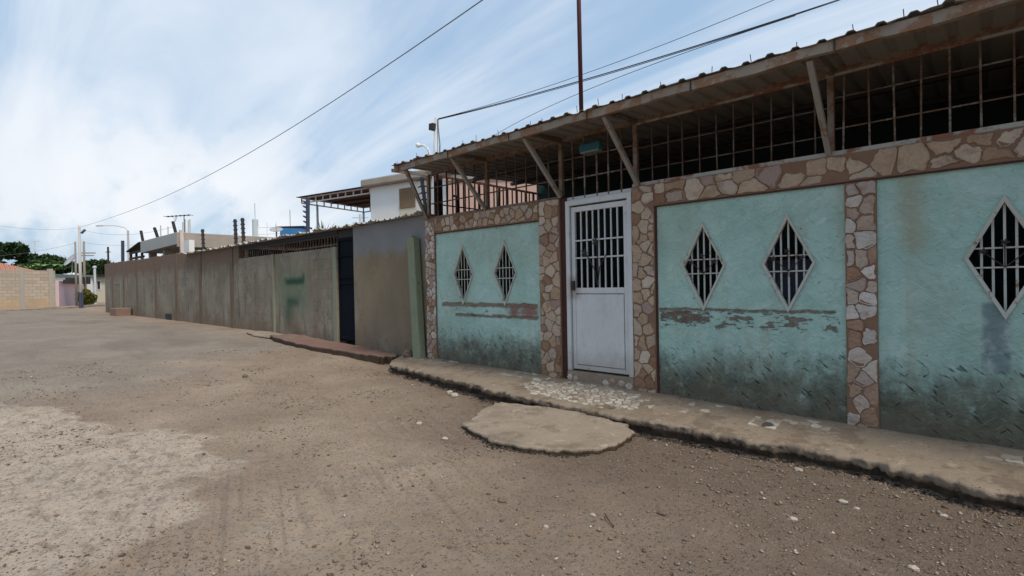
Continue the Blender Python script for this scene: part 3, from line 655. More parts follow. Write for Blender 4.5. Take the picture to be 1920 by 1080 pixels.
o.tube([(cx, .0, 1.45), (cx-.04, -.004, 1.65), (cx-.17, -.006, 1.87)], .006, 6); o.tube([(cx, .0, 1.6), (cx+.0, -.006, 1.8), (cx, -.006, 1.98)], .006, 6); o.tube([(cx, .0, 1.45), (cx+.03, -.004, 1.68), (cx+.13, -.006, 1.84)], .006, 6)
blossom(o, (cx-.17, -.03, 1.87), .062); blossom(o, (cx, -.03, 2.0), .062); o.build('flower_ornament', 'dark_steel', dr)
o = MB().box(iL+.005, iL+.05, -.012, .01, 1.40, 1.52).tube([(iL+.03, -.01, 1.46), (iL+.03, -.035, 1.46), (iL+.08, -.035, 1.45)], .007, 6); o.build('door_lock', 'dark_steel', dr)
for z in (.62, 1.02, 1.75, 2.25): MB().tube([(xR-.066, -.012, z-.05), (xR-.066, -.012, z+.05)], .008, 7).build('hinge', 'white_steel', dr)
th = MB().box(-3.997, -3.037, -.03, .15, .10, .365).build('threshold', 'sidewalk_concrete', house, bevel=.01)
s_ = MB(); rr = random.Random(9)
for x0 in (-3.95, -3.86, -3.42, -3.32, -3.2, -3.1): s_.blob((x0, -.033, .285+rr.uniform(-.02, .02)), (.045, .012, .04), int(x0*100), 7, 4, .2, rr.random())
s_.build('facing_stones', 'flagstone_pale', th, attr=True)

# upper grille: sill rail, posts, bars, beam
MB().box(-6.9, -4.10, .02, .10, 2.6, 2.635).build('sill_rail', 'post_steel', house)
MB().box(-3.03, 6, .0, .08, 2.6, 2.64).build('sill_rail', 'rail_steel', house)
MB().box(-4.10, -3.03, .03, .09, 2.552, 2.60).build('sill_rail', 'white_steel', house)
for x in (-6.86, -5.47, -4.09, -3.0, -1.02, 1.4, 3.7):
    MB().box(x-.025, x+.025, .015, .065, 2.636, 3.335).build('grille_post', 'post_steel', house)
bx = [-6.62, -6.40, -6.18, -5.96, -5.74, -5.27, -5.08, -4.89, -4.70, -4.5, -4.3]
def wig(x): return x + random.uniform(-.008, .008)
b = MB()
for x in bx: b.box(x-.008, x+.008, .03, .046, 2.635, 3.335)
for z in (2.86, 3.12): b.box(-6.83, -4.115, .047, .06, z-.008, z+.008)
b.build('window_grille', 'bar_steel_rust', house)
b = MB()
for x in (-3.9, -3.72, -3.54, -3.37, -3.19): b.bar((wig(x), .035, 2.57), (x, .035, 3.335), .017)
for z in (2.84, 3.10): b.box(-4.06, -3.03, .047, .06, z-.008, z+.008)
b.build('window_grille', 'bar_steel', house)
b = MB()
for x in (-2.79, -2.59, -2.43, -2.24, -2.06, -1.88, -1.69, -1.52, -1.33, -1.15): b.bar((wig(x), .035, 2.64), (x, .035, 3.335), .012)
for z in (2.80, 3.05): b.box(-2.97, -1.05, .046, .056, z-.005, z+.005)
b.build('window_grille', 'bar_steel_rust', house)
b = MB()
for i in range(13): x = -.92+i*.183; b.bar((wig(x), .035, 2.64), (wig(x), .035, 3.335), .014)
for z in (2.85, 3.13): b.box(-.99, 1.37, .047, .056, z-.006, z+.006)
b.build('window_grille', 'bar_steel', house)
b = MB()
for i in range(12): x = 1.6+i*.183; b.bar((x, .035, 2.64), (x, .035, 3.335), .014)
for z in (2.85, 3.13): b.box(1.43, 3.67, .047, .06, z-.009, z+.009)
b.build('window_grille', 'bar_steel', house)
RZ = lambda y: 3.375 + .045*(y+.71)
MB().box(-6.9, 6, .0, .09, 3.336, 3.40).build('wall_beam', 'post_steel', house)
MB().box(-2.99, 6, -.004, .02, 3.315, 3.3355).build('grille_head', 'rail_steel', house)
# fascia, slightly wavy
fm = MB(); xs_ = np.arange(-6.72, 6, .22)
for i in range(len(xs_)-1):
    a, b_ = xs_[i], xs_[i+1]; da, db = [.006*math.sin(v*5.1)+.005*math.sin(v*11+1) for v in (a, b_)]
    fm.add([(a, -.745, 3.262+da), (b_, -.745, 3.262+db), (b_, -.745, 3.345+db*.5), (a, -.745, 3.345+da*.5), (a, -.69, 3.262+da), (b_, -.69, 3.262+db), (b_, -.69, 3.345), (a, -.69, 3.345)],
           [(0, 1, 2, 3), (0, 4, 5, 1), (4, 7, 6, 5), (3, 2, 6, 7)]+([(0, 3, 7, 4)] if i == 0 else []))
fm.build('fascia_beam', 'fascia_steel', house)
for x in np.arange(-6.6, 6, 1.15): MB().box(x, x+.012, -.752, -.744, 3.255, 3.35).build('fascia_clip', 'dark_steel', house)
for x in (-6.85, -5.46, -4.07, -2.98, -1.0, 1.4, 3.7):
    MB().bar((x, -.69, 3.315), (x, .0, 3.345), .04, .05).build('rafter', 'zinc_old', house)
for xb, xt in ((-6.86, -6.50), (-5.47, -5.44), (-4.07, -4.10), (-2.95, -2.97), (-1.03, -1.03), (1.4, 1.4), (3.7, 3.7)):
    MB().bar((xb, -.015, 2.62), (xt, -.68, 3.265), .045, .05).build('brace', 'brace_steel', house)
# trapezoid tin roof
def sheet(x0, x1, y0, y1, zf, per, amp, rag=0, seed=0, sag=0):
    rr = random.Random(seed); prof = [(0, 0), (.30, 0), (.40, 1), (.60, 1), (.70, 0)]; xs2 = []; x = x0
    while x < x1:
        for t, h_ in prof: xs2.append((x+t*per, h_*amp))
        x += per
    ysn = [y0, y0+.25, 0.3, y1] if y1 > .6 else [y0, (y0+y1)/2, y1]; vs = []; n = len(ysn)
    cur = 0
    for i, (x, h_) in enumerate(xs2):
        if i % 5 == 0: cur = rr.uniform(-rag, rag); cz = rr.uniform(-.5, 1)*sag
        for j, y in enumerate(ysn):
            yy = y + (cur if j == 0 else 0); z = zf(y)+h_ + (cz if j == 0 else 0); vs.append((x, yy, z))
    m = MB(); fs = [(i*n+j, (i+1)*n+j, (i+1)*n+j+1, i*n+j+1) for i in range(len(xs2)-1) for j in range(n-1)]
    o2 = len(vs); vs2 = [(a, b_, c_+.004) for a, b_, c_ in vs]; fs2 = [tuple(k_+o2 for k_ in reversed(f_)) for f_ in fs]
    fs3 = [(i*n, i*n+o2, (i+1)*n+o2, (i+1)*n) for i in range(len(xs2)-1)]
    m.v = vs+vs2; m.f = fs+fs2+fs3; m.a = [0]*len(m.f); return m
roof = sheet(-6.72, 6.2, -.78, 3.15, lambda y: RZ(y)-.027, .19, .021, .022, 3, .012).build('tin_roof', 'zinc_sheet', house)
x = -6.6
while x < 6:
    xx = x+random.uniform(-.12, .12); MB().tube([(xx, -.715, 3.37), (xx+random.uniform(-.01, .01), -.72, 3.43+random.uniform(-.01, .035))], .0035, 5).build('hook_bolt', 'dark_steel', roof); x += .36
mb = MB()
for y in (1.0, 2.0): mb.box(-6.8, 6, y, y+.06, RZ(y)-.085, RZ(y)-.03)
mb.build('purlin', 'dark_steel', house)
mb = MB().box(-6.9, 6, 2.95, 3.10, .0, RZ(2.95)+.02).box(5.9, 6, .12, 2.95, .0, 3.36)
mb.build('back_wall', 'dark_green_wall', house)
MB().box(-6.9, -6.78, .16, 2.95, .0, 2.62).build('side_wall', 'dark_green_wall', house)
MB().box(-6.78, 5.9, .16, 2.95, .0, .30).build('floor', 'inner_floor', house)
MB().box(-5.35, -5.25, .16, 1.2, .3, 2.5).build('inner_wall', 'dark_green_wall', house)  # partition added to block light coming through the side grille
# side fence at the left end
fn = MB().box(-6.86, -6.82, .12, 2.95, 3.34, 3.375).box(-6.85, -6.83, .12, 2.95, 2.86, 2.88).build('side_grille', 'fence_rust', house)
for i in range(22):
    y = .16+i*.129; MB().bar((-6.84, y, 2.62), (-6.84, y+(.02 if i % 5 == 2 else 0), 3.34), .02 if i % 4 else .035).build('grille_bar', 'fence_rust', fn)
MB().box(-6.87, -6.80, .17, .29, 2.6, 3.36).build('corner_post', 'dark_steel', house)
MB().tube([(-6.80, .62, 2.62), (-6.80, .62, 2.98), (-6.80, .58, 3.05), (-6.80, .52, 3.04)], .022, 8).build('bent_pipe', 'dark_steel', house)
lm = thing('wall_lamp', (-3.57, -.03, 3.1), 'small teal box lamp hanging on the grille above the white door', 'lamp')
MB().box(-3.72, -3.42, -.085, .02, 3.125, 3.215).build('housing', 'lamp_teal', lm, bevel=.015)
MB().box(-3.705, -3.435, -.08, .015, 3.10, 3.1245).build('lens', 'lamp_lens', lm, bevel=.006)

# things seen inside, behind the second diamond from the pillar
cb = thing('storage_boxes', (-1.7, 1.2, .3), 'pale blue-grey stacked boxes inside the house seen through a diamond window', 'boxes')
MB().box(-1.80, -1.72, .50, .8, .30, 1.80).build('tall_box', 'box_pale', cb, bevel=.01)
MB().box(-1.68, -1.3, .50, .9, .30, 1.28).build('low_box', 'cardboard', cb, bevel=.01)
MB().box(-1.66, -1.32, .58, .9, 1.285, 1.70).build('upper_box', 'box_blue', cb, bevel=.01)

# mosaic of flat stones set in the sidewalk
def lay(mb, x0, x1, y0, y1, size, rnd, keep, gap=.010, hh=.004):
    for poly in cells(x0, x1, y0, y1, size, rnd):
        (cx, cy), o = shape(poly, gap, rnd, .15)
        if len(o) < 3 or not keep(cx, cy, rnd): continue
        zt = [float(side_z(np.array([p[0]]), np.array([p[1]]))[0]) for p in o]; n = len(o); a = rnd.random()
        mb.add([(p[0], p[1], z-.012) for p, z in zip(o, zt)]+[(p[0], p[1], z+hh) for p, z in zip(o, zt)], [tuple(range(n, 2*n))]+[(i, (i+1) % n, n+(i+1) % n, n+i) for i in range(n)], a)
mb = MB()
lay(mb, -4.35, -2.55, -.80, -.10, .078, random.Random(2), lambda x, y, r_: ((x+3.45)/.92)**2+((y+.47)/.34)**2 < 1+r_.uniform(-.25, .15) and r_.random() < .94)
lay(mb, -5.0, -4.2, -.30, -.02, .095, random.Random(4), lambda x, y, r_: r_.random() < .55)
lay(mb, -6.9, -6.1, -.2, -.0, .1, random.Random(6), lambda x, y, r_: r_.random() < .35)
lay(mb, -2.3, -1.0, -.5, -.08, .09, random.Random(8), lambda x, y, r_: r_.random() < .10)
lay(mb, -1.62, -1.38, -.50, -.24, .085, random.Random(14), lambda x, y, r_: r_.random() < .75, .004)
lay(mb, -.02, .32, -.32, -.16, .12, random.Random(12), lambda x, y, r_: r_.random() < .8)
mb.build('paving_mosaic', 'mosaic', sw, attr=True)

# low concrete slab in front of the door, worn stoop further left
def slab(name, poly, ztop, mat, label, cat, tilt=(0, 0), seed=0, thick=.16):
    P = []; n = len(poly); rr = random.Random(seed)
    for i in range(n):      # Catmull-Rom
        p0, p1, p2, p3 = poly[i-1], poly[i], poly[(i+1) % n], poly[(i+2) % n]
        for t in np.linspace(0, 1, 14, endpoint=False):
            q = [.5*((2*p1[k_])+(-p0[k_]+p2[k_])*t+(2*p0[k_]-5*p1[k_]+4*p2[k_]-p3[k_])*t*t+(-p0[k_]+3*p1[k_]-3*p2[k_]+p3[k_])*t**3) for k_ in (0, 1)]
            P.append(q)
    cx = sum(p[0] for p in P)/len(P); cy = sum(p[1] for p in P)/len(P); m = len(P)
    P = [(cx+(p[0]-cx)*k9, cy+(p[1]-cy)*k9) for p in P for k9 in (1 + .42*float(fbm(np.array([p[0]*3.2]), np.array([p[1]*3.2]), 5, seed+20, .65)[0]) + rr.uniform(-.006, .006),)]
    def zt(x, y): return ztop + tilt[0]*(x-cx)+tilt[1]*(y-cy) + float(fbm(np.array([x*3]), np.array([y*3]), 4, seed)[0])*.03 + float(fbm(np.array([x*13]), np.array([y*13]), 3, seed+3)[0])*.008
    vs = [(cx, cy, zt(cx, cy))]; ed = [0.]
    rings = list(np.linspace(.08, .96, 16))+[.985, 1.0]
    for k_ in rings:
        for p in P:
            x, y = cx+(p[0]-cx)*k_, cy+(p[1]-cy)*k_; vs.append((x, y, zt(x, y)-(.012 if k_ == 1 else 0))); ed.append(0. if k_ < 1 else .3)
    for dz, kk in ((.045, .992), (thick, .97)):
        for p in P:
            j = rr.uniform(-.015, .015); x, y = cx+(p[0]-cx)*(kk+j), cy+(p[1]-cy)*(kk+j); vs.append((x, y, zt(x, y)-dz)); ed.append(1.)
    fs = [(0, 1+i, 1+(i+1) % m) for i in range(m)]; rN = len(rings)+2
    for r_ in range(rN-1):
        for i in range(m): fs.append((1+r_*m+i, 1+(r_+1)*m+i, 1+(r_+1)*m+(i+1) % m, 1+r_*m+(i+1) % m))
    b_ = MB(); b_.add(vs, fs); o = b_.build(name, mat, smooth=True)
    at_ = o.data.attributes.new('edge', 'FLOAT', 'POINT'); at_.data.foreach_set('value', ed); return tag(o, label, cat)
slab('concrete_slab', [(-3.75, -1.97), (-3.98, -1.6), (-4.16, -1.15), (-3.9, -.92), (-3.16, -.88), (-2.62, -.97), (-2.42, -1.27), (-2.5, -1.76), (-2.81, -1.98), (-3.25, -2.12)], .098, 'slab_concrete', 'low flat concrete slab on the dirt in front of the white door', 'slab', (-.012, .015), 3)
slab('worn_step', [(-11.9, -.52), (-12.0, -.1), (-9.9, .0), (-8.0, .02), (-7.62, -.1), (-7.68, -.32), (-8.07, -.43), (-9.07, -.56), (-10.5, -.66)], .345, 'stoop_concrete', 'worn reddish concrete step along the cement wall under the dark door', 'step', (-.035, .0), 8, .2)
slab('broken_slab', [(-13.6, -.42), (-13.7, -.05), (-12.6, .0), (-12.1, -.1), (-12.15, -.5), (-12.8, -.55)], .40, 'slab_concrete', 'small broken concrete slab at the foot of the sprayed wall', 'slab', (-.02, 0), 15, .2)

# ------------------------------------------------------------------ neighbour: cement building with dark door, grille and tin roof
nb = thing('neighbour_building', (-11.3, 1, .35), 'low cement-rendered building with a dark narrow door, barred vent and tin roof', 'building')
MB().box(-9.24, -6.905, .01, .2, .1, 2.68).build('rendered_wall', 'cement_near', nb)
dd = MB().box(-9.90, -9.245, .07, .10, .38, 2.50).build('door', 'navy_door', nb)
MB().box(-9.90, -9.86, .04, .069, .38, 2.5).box(-9.285, -9.245, .04, .069, .38, 2.5).box(-9.86, -9.285, .04, .069, 1.56, 1.60).box(-9.86, -9.285, .04, .069, .42, .48).box(-9.86, -9.285, .04, .069, 2.12, 2.14).box(-9.86, -9.285, .04, .069, 1.68, 1.70).box(-9.86, -9.285, .04, .069, 2.44, 2.5).build('door_rail', 'navy_door', dd)
MB().box(-12.95, -9.905, .02, .2, .1, 2.33).build('rendered_wall', 'cement_graffiti', nb)
MB().box(-15.3, -13.05, .02, .2, .1, 2.335).build('rendered_wall', 'cement_graffiti', nb)
MB().box(-13.045, -12.955, -.015, .2, .2, 2.34).build('pilaster', 'column_pale', nb)
MB().box(-10.07, -9.92, -.0, .019, .25, 2.335).build('pilaster', 'column_pale', nb)
gr = MB().box(-15.12, -9.91, .06, .10, 2.555, 2.60).build('vent_grille', 'dark_steel', nb)
x = -15.0
while x < -9.95: MB().bar((x, .08, 2.33), (x+random.uniform(-.012, .012), .08, 2.555), .016 if abs(x+12.5) > .07 else .045).build('grille_bar', 'bar_steel', gr); x += .132
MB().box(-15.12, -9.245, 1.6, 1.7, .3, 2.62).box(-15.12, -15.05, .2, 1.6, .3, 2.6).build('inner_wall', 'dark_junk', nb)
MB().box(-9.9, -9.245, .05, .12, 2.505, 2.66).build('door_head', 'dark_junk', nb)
MB().box(-15.12, -9.9, .03, .12, 2.602, 2.68).build('eave_shade_strip', 'dark_junk', nb)  # added dark strip, stands in for the shade under the tin roof
sheet(-20.0, -6.95, -.13, 2.2, lambda y: 2.69-.012*y, .16, .022, .03, 9, .035).build('tin_roof', 'zinc_pale', nb)

gw = thing('garden_wall', (-24, .1, .3), 'long weathered cement wall in tall panels running down the street', 'wall')
zt = lambda x: float(np.interp(x, [-35, -29.4, -26.9, -21, -15.3], [2.92, 2.87, 2.83, 2.79, 2.69]))
cols = [-33.75, -31.85, -29.4, -26.87, -23.87, -21.19, -18.57, -15.83, -15.3]
rr = random.Random(3)
for i in range(len(cols)-1):
    a, b_ = cols[i], cols[i+1]; m = MB(); nseg = max(2, int((b_-a)/.2)); pts = [a+(b_-a)*j/nseg for j in range(nseg+1)]; dy = 0
    tops = [zt(x)+(rr.uniform(-.03, .02) if x < -20 else rr.uniform(-.008, .0)) for x in pts]
    vs = []
    for x, z in zip(pts, tops): vs += [(x, .03, .1), (x, .03, z), (x, .2, z), (x, .2, .1)]
    fs = [(4*j+q, 4*j+4+q, 4*j+4+(q+1) % 4, 4*j+(q+1) % 4) for j in range(nseg) for q in range(4)]+[(0, 1, 2, 3), (4*nseg+3, 4*nseg+2, 4*nseg+1, 4*nseg)]
    m.add(vs, fs); m.build('wall_panel', 'cement_far', gw)
for x in cols[1:-1]:
    MB().box(x-.13, x+.10, .005, .21, .1, zt(x)+.005).build('pilaster', 'cement_column', gw, bevel=.01)
MB().box(-30.2, -30.05, .015, .035, .4, 1.9).box(-31.3, -30.2, .015, .035, 1.85, 1.92).build('closed_gate_edge', 'mossy_post', gw)
hm = MB().prism([(-22.6, .1), (-21.9, .1), (-21.9, .0), (-22.6, .0)], .38, .62).build('drain_hole', 'dark_junk', gw)

gp = thing('concrete_post', (-7.05, -.1, .25), 'mossy green concrete post leaning beside the teal house', 'post')
MB().add([(-7.14, -.15, .2), (-6.94, -.15, .2), (-6.94, -.02, .2), (-7.14, -.02, .2), (-7.25, -.15, 2.31), (-7.06, -.15, 2.31), (-7.06, -.02, 2.31), (-7.25, -.02, 2.31)],
         [(3, 2, 1, 0), (4, 5, 6, 7), (0, 1, 5, 4), (1, 2, 6, 5), (2, 3, 7, 6), (3, 0, 4, 7)]).build('shaft', 'mossy_post', gp, bevel=.012)
MB().box(-7.24, -7.17, -.10, -.03, 2.311, 2.35).build('broken_top', 'mossy_post', gp, bevel=.01)
tag(MB().blob((-7.33, -.12, .33), (.09, .08, .07), 5).build('rock', 'brown_stone'), 'dark rock wedged at the foot of the green concrete post', 'rock')

# electric fence posts with curved insulators
def epost(name, base, top, n, r, mat, label, group='posts of the electric fence', ins=.06, curved=True):
    t = thing(name, base, label, 'fence post', group)
    MB().bar(base, top, r*2).build('post', mat, t)
    base, top = Vector(base), Vector(top); dirx = Vector((.86, .5, 0)).normalized()
    for i in range(n):
        p = base+(top-base)*((i+.6)/n); m = MB()
        for sgn in (-1, 1):
            m.tube([p, p+dirx*sgn*ins*.6+Vector((0, 0, .012)), p+dirx*sgn*ins*1.3+Vector((0, 0, -.012))], [r*.6, r*.62, r*.35], 6)
        m.build('insulator', 'black_plastic', t)
    return t
epost('fence_post', (-7.26, .3, 2.70), (-7.38, .3, 3.42), 6, .024, 'black_plastic', 'black fence post with curved insulators at the left corner of the teal house', ins=.075)
t = thing('fence_post', (-12.36, .6, 2.66), 'dark blue fence post with saw-like insulators below the pink-edged canopy', 'fence post', 'posts of the electric fence')
MB().bar((-12.36, .6, 2.66), (-12.32, .6, 3.72), .07).build('post', 'blue_paint', t)
for i in range(6):
    z = 2.98+i*.125; MB().tube([(-12.37, .58, z), (-12.42, .55, z+.03), (-12.46, .53, z+.05)], [.03, .025, .008], 6).build('insulator', 'blue_paint', t)
epost('fence_post', (-16.80, .5, 2.7), (-16.86, .5, 3.62), 7, .035, 'dark_steel', 'dark fence post, left of the close pair above the wall')
epost('fence_post', (-16.20, .5, 2.7), (-16.27, .5, 3.60), 7, .035, 'dark_steel', 'dark fence post, right of the close pair above the wall')
epost('fence_post', (-19.45, .4, 2.7), (-19.53, .4, 3.54), 6, .035, 'dark_steel', 'dark fence post standing alone in front of the grey roof')
epost('fence_post', (-26.55, 1.44, 3.95), (-26.75, 1.37, 4.56), 5, .045, 'dark_steel', 'leaning fence post on the near end of the grey roof', ins=.06)
epost('fence_post', (-30.6, 1.73, 3.95), (-30.85, 1.6, 4.66), 5, .05, 'dark_steel', 'leaning fence post on the middle of the grey roof', ins=.07)
epost('fence_post', (-33.5, 1.75, 3.6), (-33.8, 1.65, 4.75), 4, .05, 'dark_steel', 'leaning fence post over the far end of the grey roof', ins=.05)
epost('fence_post', (-31.56, .4, 2.8), (-31.46, .4, 3.99), 3, .06, 'blue_paint', 'plain blue fence post above the far wall panels', ins=.03)
epost('fence_post', (-35.3, .45, .4), (-35.3, .45, 3.92), 5, .04, 'dark_steel', 'fence post with side arms at the far end of the cement wall', ins=.14)

# brick rubble block
rb = MB().prism([(-28.9, -.05), (-28.85, -.62), (-27.9, -.55), (-27.85, -.02)], .35, .74).build('rubble_block', 'brick_red', bevel=.03)
tag(rb, 'reddish block of broken masonry lying against the far cement wall', 'rubble')

# ------------------------------------------------------------------ white two-storey house with canopy (its own axes, turned 12 degrees)
L = Vector((-16.64, 5.1, 0)); E_ = Vector((.98, .2, 0)).normalized(); N_ = Vector((-.2, .98, 0)).normalized()
def loc(u, v, z): q = L+E_*u+N_*v; return (q.x, q.y, z)
def obox(mb, u0, u1, v0, v1, z0, z1):
    v = [loc(u, v_, z) for u in (u0, u1) for v_ in (v0, v1) for z in (z0, z1)]
    return mb.add(v, [(0, 1, 3, 2), (4, 6, 7, 5), (0, 4, 5, 1), (2, 3, 7, 6), (0, 2, 6, 4), (1, 5, 7, 3)])
wh = thing('white_house', (-16.64, 5.1, .4), 'white two-storey house with thick stained roof slab behind the tin roofs', 'house')
obox(MB(), 0, 6, 0, 4.5, .3, 5.12).build('wall', 'white_wall', wh)
m = MB(); obox(m, -.22, 6.3, -.28, 4.7, 5.125, 5.40); m.build('roof_slab', 'slab_grey', wh, bevel=.05)
wdw = obox(MB(), 1.45, 2.17, -.03, .02, 4.22, 4.92).build('window', 'shutter_tan', wh)
m = MB()
for i in range(9): obox(m, 1.47+i*.083, 1.485+i*.083, -.05, -.031, 4.24, 4.90)
m.build('shutter_slats', 'shutter_tan', wdw)
obox(MB(), 1.43, 2.25, -.012, .01, 3.2, 4.2).build('cream_patch', 'cream_patch', wh)
cp = thing('canopy', loc(-3.9, 0, .4), 'open tin canopy with pink lattice trusses attached to the white house', 'canopy')
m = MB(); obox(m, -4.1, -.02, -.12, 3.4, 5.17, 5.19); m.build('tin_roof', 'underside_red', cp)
for (p, q) in (((-3.9, 0), (-.02, 0)), ((-3.9, 0), (-3.9, 3.3)), ((-3.9, 3.3), (-.02, 3.3))):
    m = MB(); P, Q = Vector(loc(*p, 0)), Vector(loc(*q, 0)); n = 9
    for z in (4.93, 5.13): m.bar(P+Vector((0, 0, z)), Q+Vector((0, 0, z)), .045)
    for i in range(n+1):
        c_ = P+(Q-P)*i/n; m.bar(c_+Vector((0, 0, 4.95)), c_+Vector((0, 0, 5.11)), .04)
    m.build('truss', 'truss_pink', cp)
for u, v_ in ((-3.9, .75), (-3.9, 3.3)): MB().bar(loc(u, v_, .4), loc(u, v_, 4.92), .07).build('post', 'white_post', cp)
for v_ in (.8, 1.6, 2.4): MB().bar(loc(-4.0, v_, 5.13), loc(-.03, v_, 5.13), .05, .06).build('purlin', 'underside_red', cp)

# pink building behind the side grille
pb = thing('pink_building', (-11, 6.5, .4), 'salmon pink building seen through the side grille of the teal house', 'building')
v = [(-12.3, 5.1), (-9.3, 6.9), (-10.3, 9.6), (-13.2, 8.4)]
MB().prism(v, .3, 4.72).build('wall', 'pink_wall', pb); MB().prism([(-12.35, 5.0), (-9.2, 6.85), (-10.2, 9.7), (-13.3, 8.5)], 4.722, 4.80).build('roof', 'slab_grey', pb)

# meter pole, roof mast
mp_ = thing('service_pole', (-7.87, 1.0, .3), 'white pipe pole holding the service cables behind the teal house corner', 'pole')
MB().tube([(-7.88, .98, .3), (-7.87, .98, 3.4), (-7.80, 1.02, 4.74)], .045, 10).build('pipe', 'white_post', mp_, smooth=True)
MB().bar((-7.85, .96, 4.5), (-7.84, .96, 4.62), .12, .12).build('clamp', 'dark_steel', mp_)
MB().tube([(-7.90, .98, 3.9), (-8.02, .95, 4.18), (-8.1, .93, 4.25), (-8.2, .9, 4.25)], .022, 7).blob((-8.24, .89, 4.27), (.05, .05, .05), 2, 8, 5, .05).build('bracket', 'plastic_white', mp_, smooth=True)
MB().tube([(-7.76, 1.0, 4.7), (-7.70, 1.0, 4.2), (-7.74, 1.0, 3.6)], .012, 6).tube([(-7.76, 1.0, 3.6), (-7.62, 1.0, 4.0)], .02, 6).build('cable_drop', 'wire_grey', mp_)
ms = thing('mast', (-3.48, -.36, 3.39), 'dark red steel mast rising from the eave above the white door', 'mast')
MB().tube([(-3.48, -.36, 3.39), (-3.50, -.36, 6.3)], .026, 10).build('tube', 'mast_paint', ms, smooth=True)
MB().box(-3.53, -3.43, -.41, -.31, 3.375, 3.40).build('foot', 'fascia_steel', ms)

def wire(pts, r, label, mat='wire_black', n=28, group='overhead wires'):
    P = [Vector(p) for p in pts]; o = []
    for k_ in range(n+1):
        t = k_/n
        if len(P) == 3:
            tm = (P[1]-P[0]).length/((P[1]-P[0]).length+(P[2]-P[1]).length)
            l0 = (t-tm)*(t-1)/((0-tm)*(0-1)); l1 = t*(t-1)/(tm*(tm-1)); l2 = t*(t-tm)/((1-tm)); o.append(P[0]*l0+P[1]*l1+P[2]*l2)
        else: o.append(P[0]*(1-t)+P[1]*t - Vector((0, 0, 1))*(4*t*(1-t)*P_SAG[0]))
    return tag(MB().tube(o, r, 5).build('wire', mat, smooth=True), label, 'wire', group)
P_SAG = [0.]
wire([(-43.9, .45, 5.75), (-17.01, .74, 5.55), (-4.2, -.56, 5.35)], .009, 'long single wire crossing the left half of the sky to the far pole', 'wire_grey')
wire([(-4.2, -.56, 5.35), (0, -1.0, 5.5), (3, -1.3, 5.7)], .014, 'continuation of the long wire above the roof on the right', 'wire_grey')
wire([(-7.78, 1.02, 4.71), (-4.16, 1.50, 4.72), (-1.30, 1.98, 4.89)], .0085, 'thick black service cable from the white pipe pole, upper strand')
wire([(-7.78, 1.02, 4.70), (-4.14, 1.48, 4.69), (-1.28, 1.93, 4.86)], .006, 'thin black cable sagging just under the thick service cable')
wire([(-1.30, 1.98, 4.89), (2.0, 2.5, 5.15), (5, 3, 5.5)], .012, 'service cable above the right end of the tin roof')
wire([(-7.78, 1.02, 4.72), (-4.56, 1.35, 4.76), (-1.70, 1.9, 5.15)], .0045, 'topmost thin wire above the service cables')
wire([(-12, 5.2, 4.6), (-6.6, 1.84, 4.5), (-1.60, 1.30, 4.56)], .0045, 'lowest thin wire just above the edge of the tin roof')
P_SAG = [.4]

# ------------------------------------------------------------------ grey unfinished house behind the wall
gh = thing('grey_house', (-28, 4, .4), 'unfinished grey house with a heavy flat roof slab rising behind the cement wall', 'house')
MB().add([(-25.40, 1.15, 3.45), (-31.6, 1.15, 3.40), (-31.6, 5.5, 3.40), (-25.40, 5.5, 3.45), (-25.40, 1.15, 3.97), (-31.6, 1.15, 3.99), (-31.6, 5.5, 3.99), (-25.40, 5.5, 3.97)],
         [(3, 2, 1, 0), (4, 5, 6, 7), (0, 1, 5, 4), (1, 2, 6, 5), (2, 3, 7, 6), (3, 0, 4, 7)]).build('roof_slab', 'slab_paint', gh, bevel=.02)
m = MB(); m.box(-25.399, -25.36, 1.152, 9.5, 3.35, 3.95); m.build('parapet', 'slab_grey', gh)
MB().box(-31.2, -25.5, 5.5, 9.4, .4, 3.97).box(-26.2, -25.6, 4.2, 5.5, .4, 3.44).build('wall', 'slab_grey', gh)
for x, y in ((-25.7, 1.35), (-28.6, 1.4), (-31.2, 1.4)): MB().box(x, x+.3, y, y+.3, .4, 3.42).build('column', 'slab_grey', gh)
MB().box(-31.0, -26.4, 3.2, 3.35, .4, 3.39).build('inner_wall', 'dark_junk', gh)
MB().box(-25.2, -24.45, 1.35, 1.55, .4, 3.58).build('white_wall_panel', 'white_wall', gh)
tag(MB().bar((-25.2, 1.30, 2.5), (-25.3, 1.30, 4.05), .13).build('pipe_post', 'truss_pink', gh), None, None)
for i, (x, y, z) in enumerate(((-30.85, 2.97, 5.2), (-30.7, 3.15, 5.2), (-28.4, 2.2, 4.75), (-28.25, 2.4, 4.85), (-32.1, 2.0, 4.85), (-32.0, 2.3, 4.8))):
    MB().tube([(x if x > -31.6 else x+.7, y, 3.95), (x if x > -31.6 else x+.72, y, z)], .03, 5).build('rebar', 'concrete_pole', gh)
tr_ = thing('steel_frame', (-32.8, 1.5, .4), 'dark steel lean-to frame at the left end of the grey house', 'frame')
for x in (-32.0, -33.2, -34.4):
    for y in (1.3, 3.3): MB().bar((x, y, .4), (x, y, 3.19), .12).build('post', 'dark_steel', tr_)
for y in (1.3, 3.3):
    for z in (3.25, 3.55): MB().bar((-31.7, y, z), (-34.6, y, z), .1).build('rail', 'dark_steel', tr_)
    for x in (-32.0, -33.2, -34.4): MB().bar((x, y, 3.3), (x, y, 3.5), .1).build('strut', 'dark_steel', tr_)
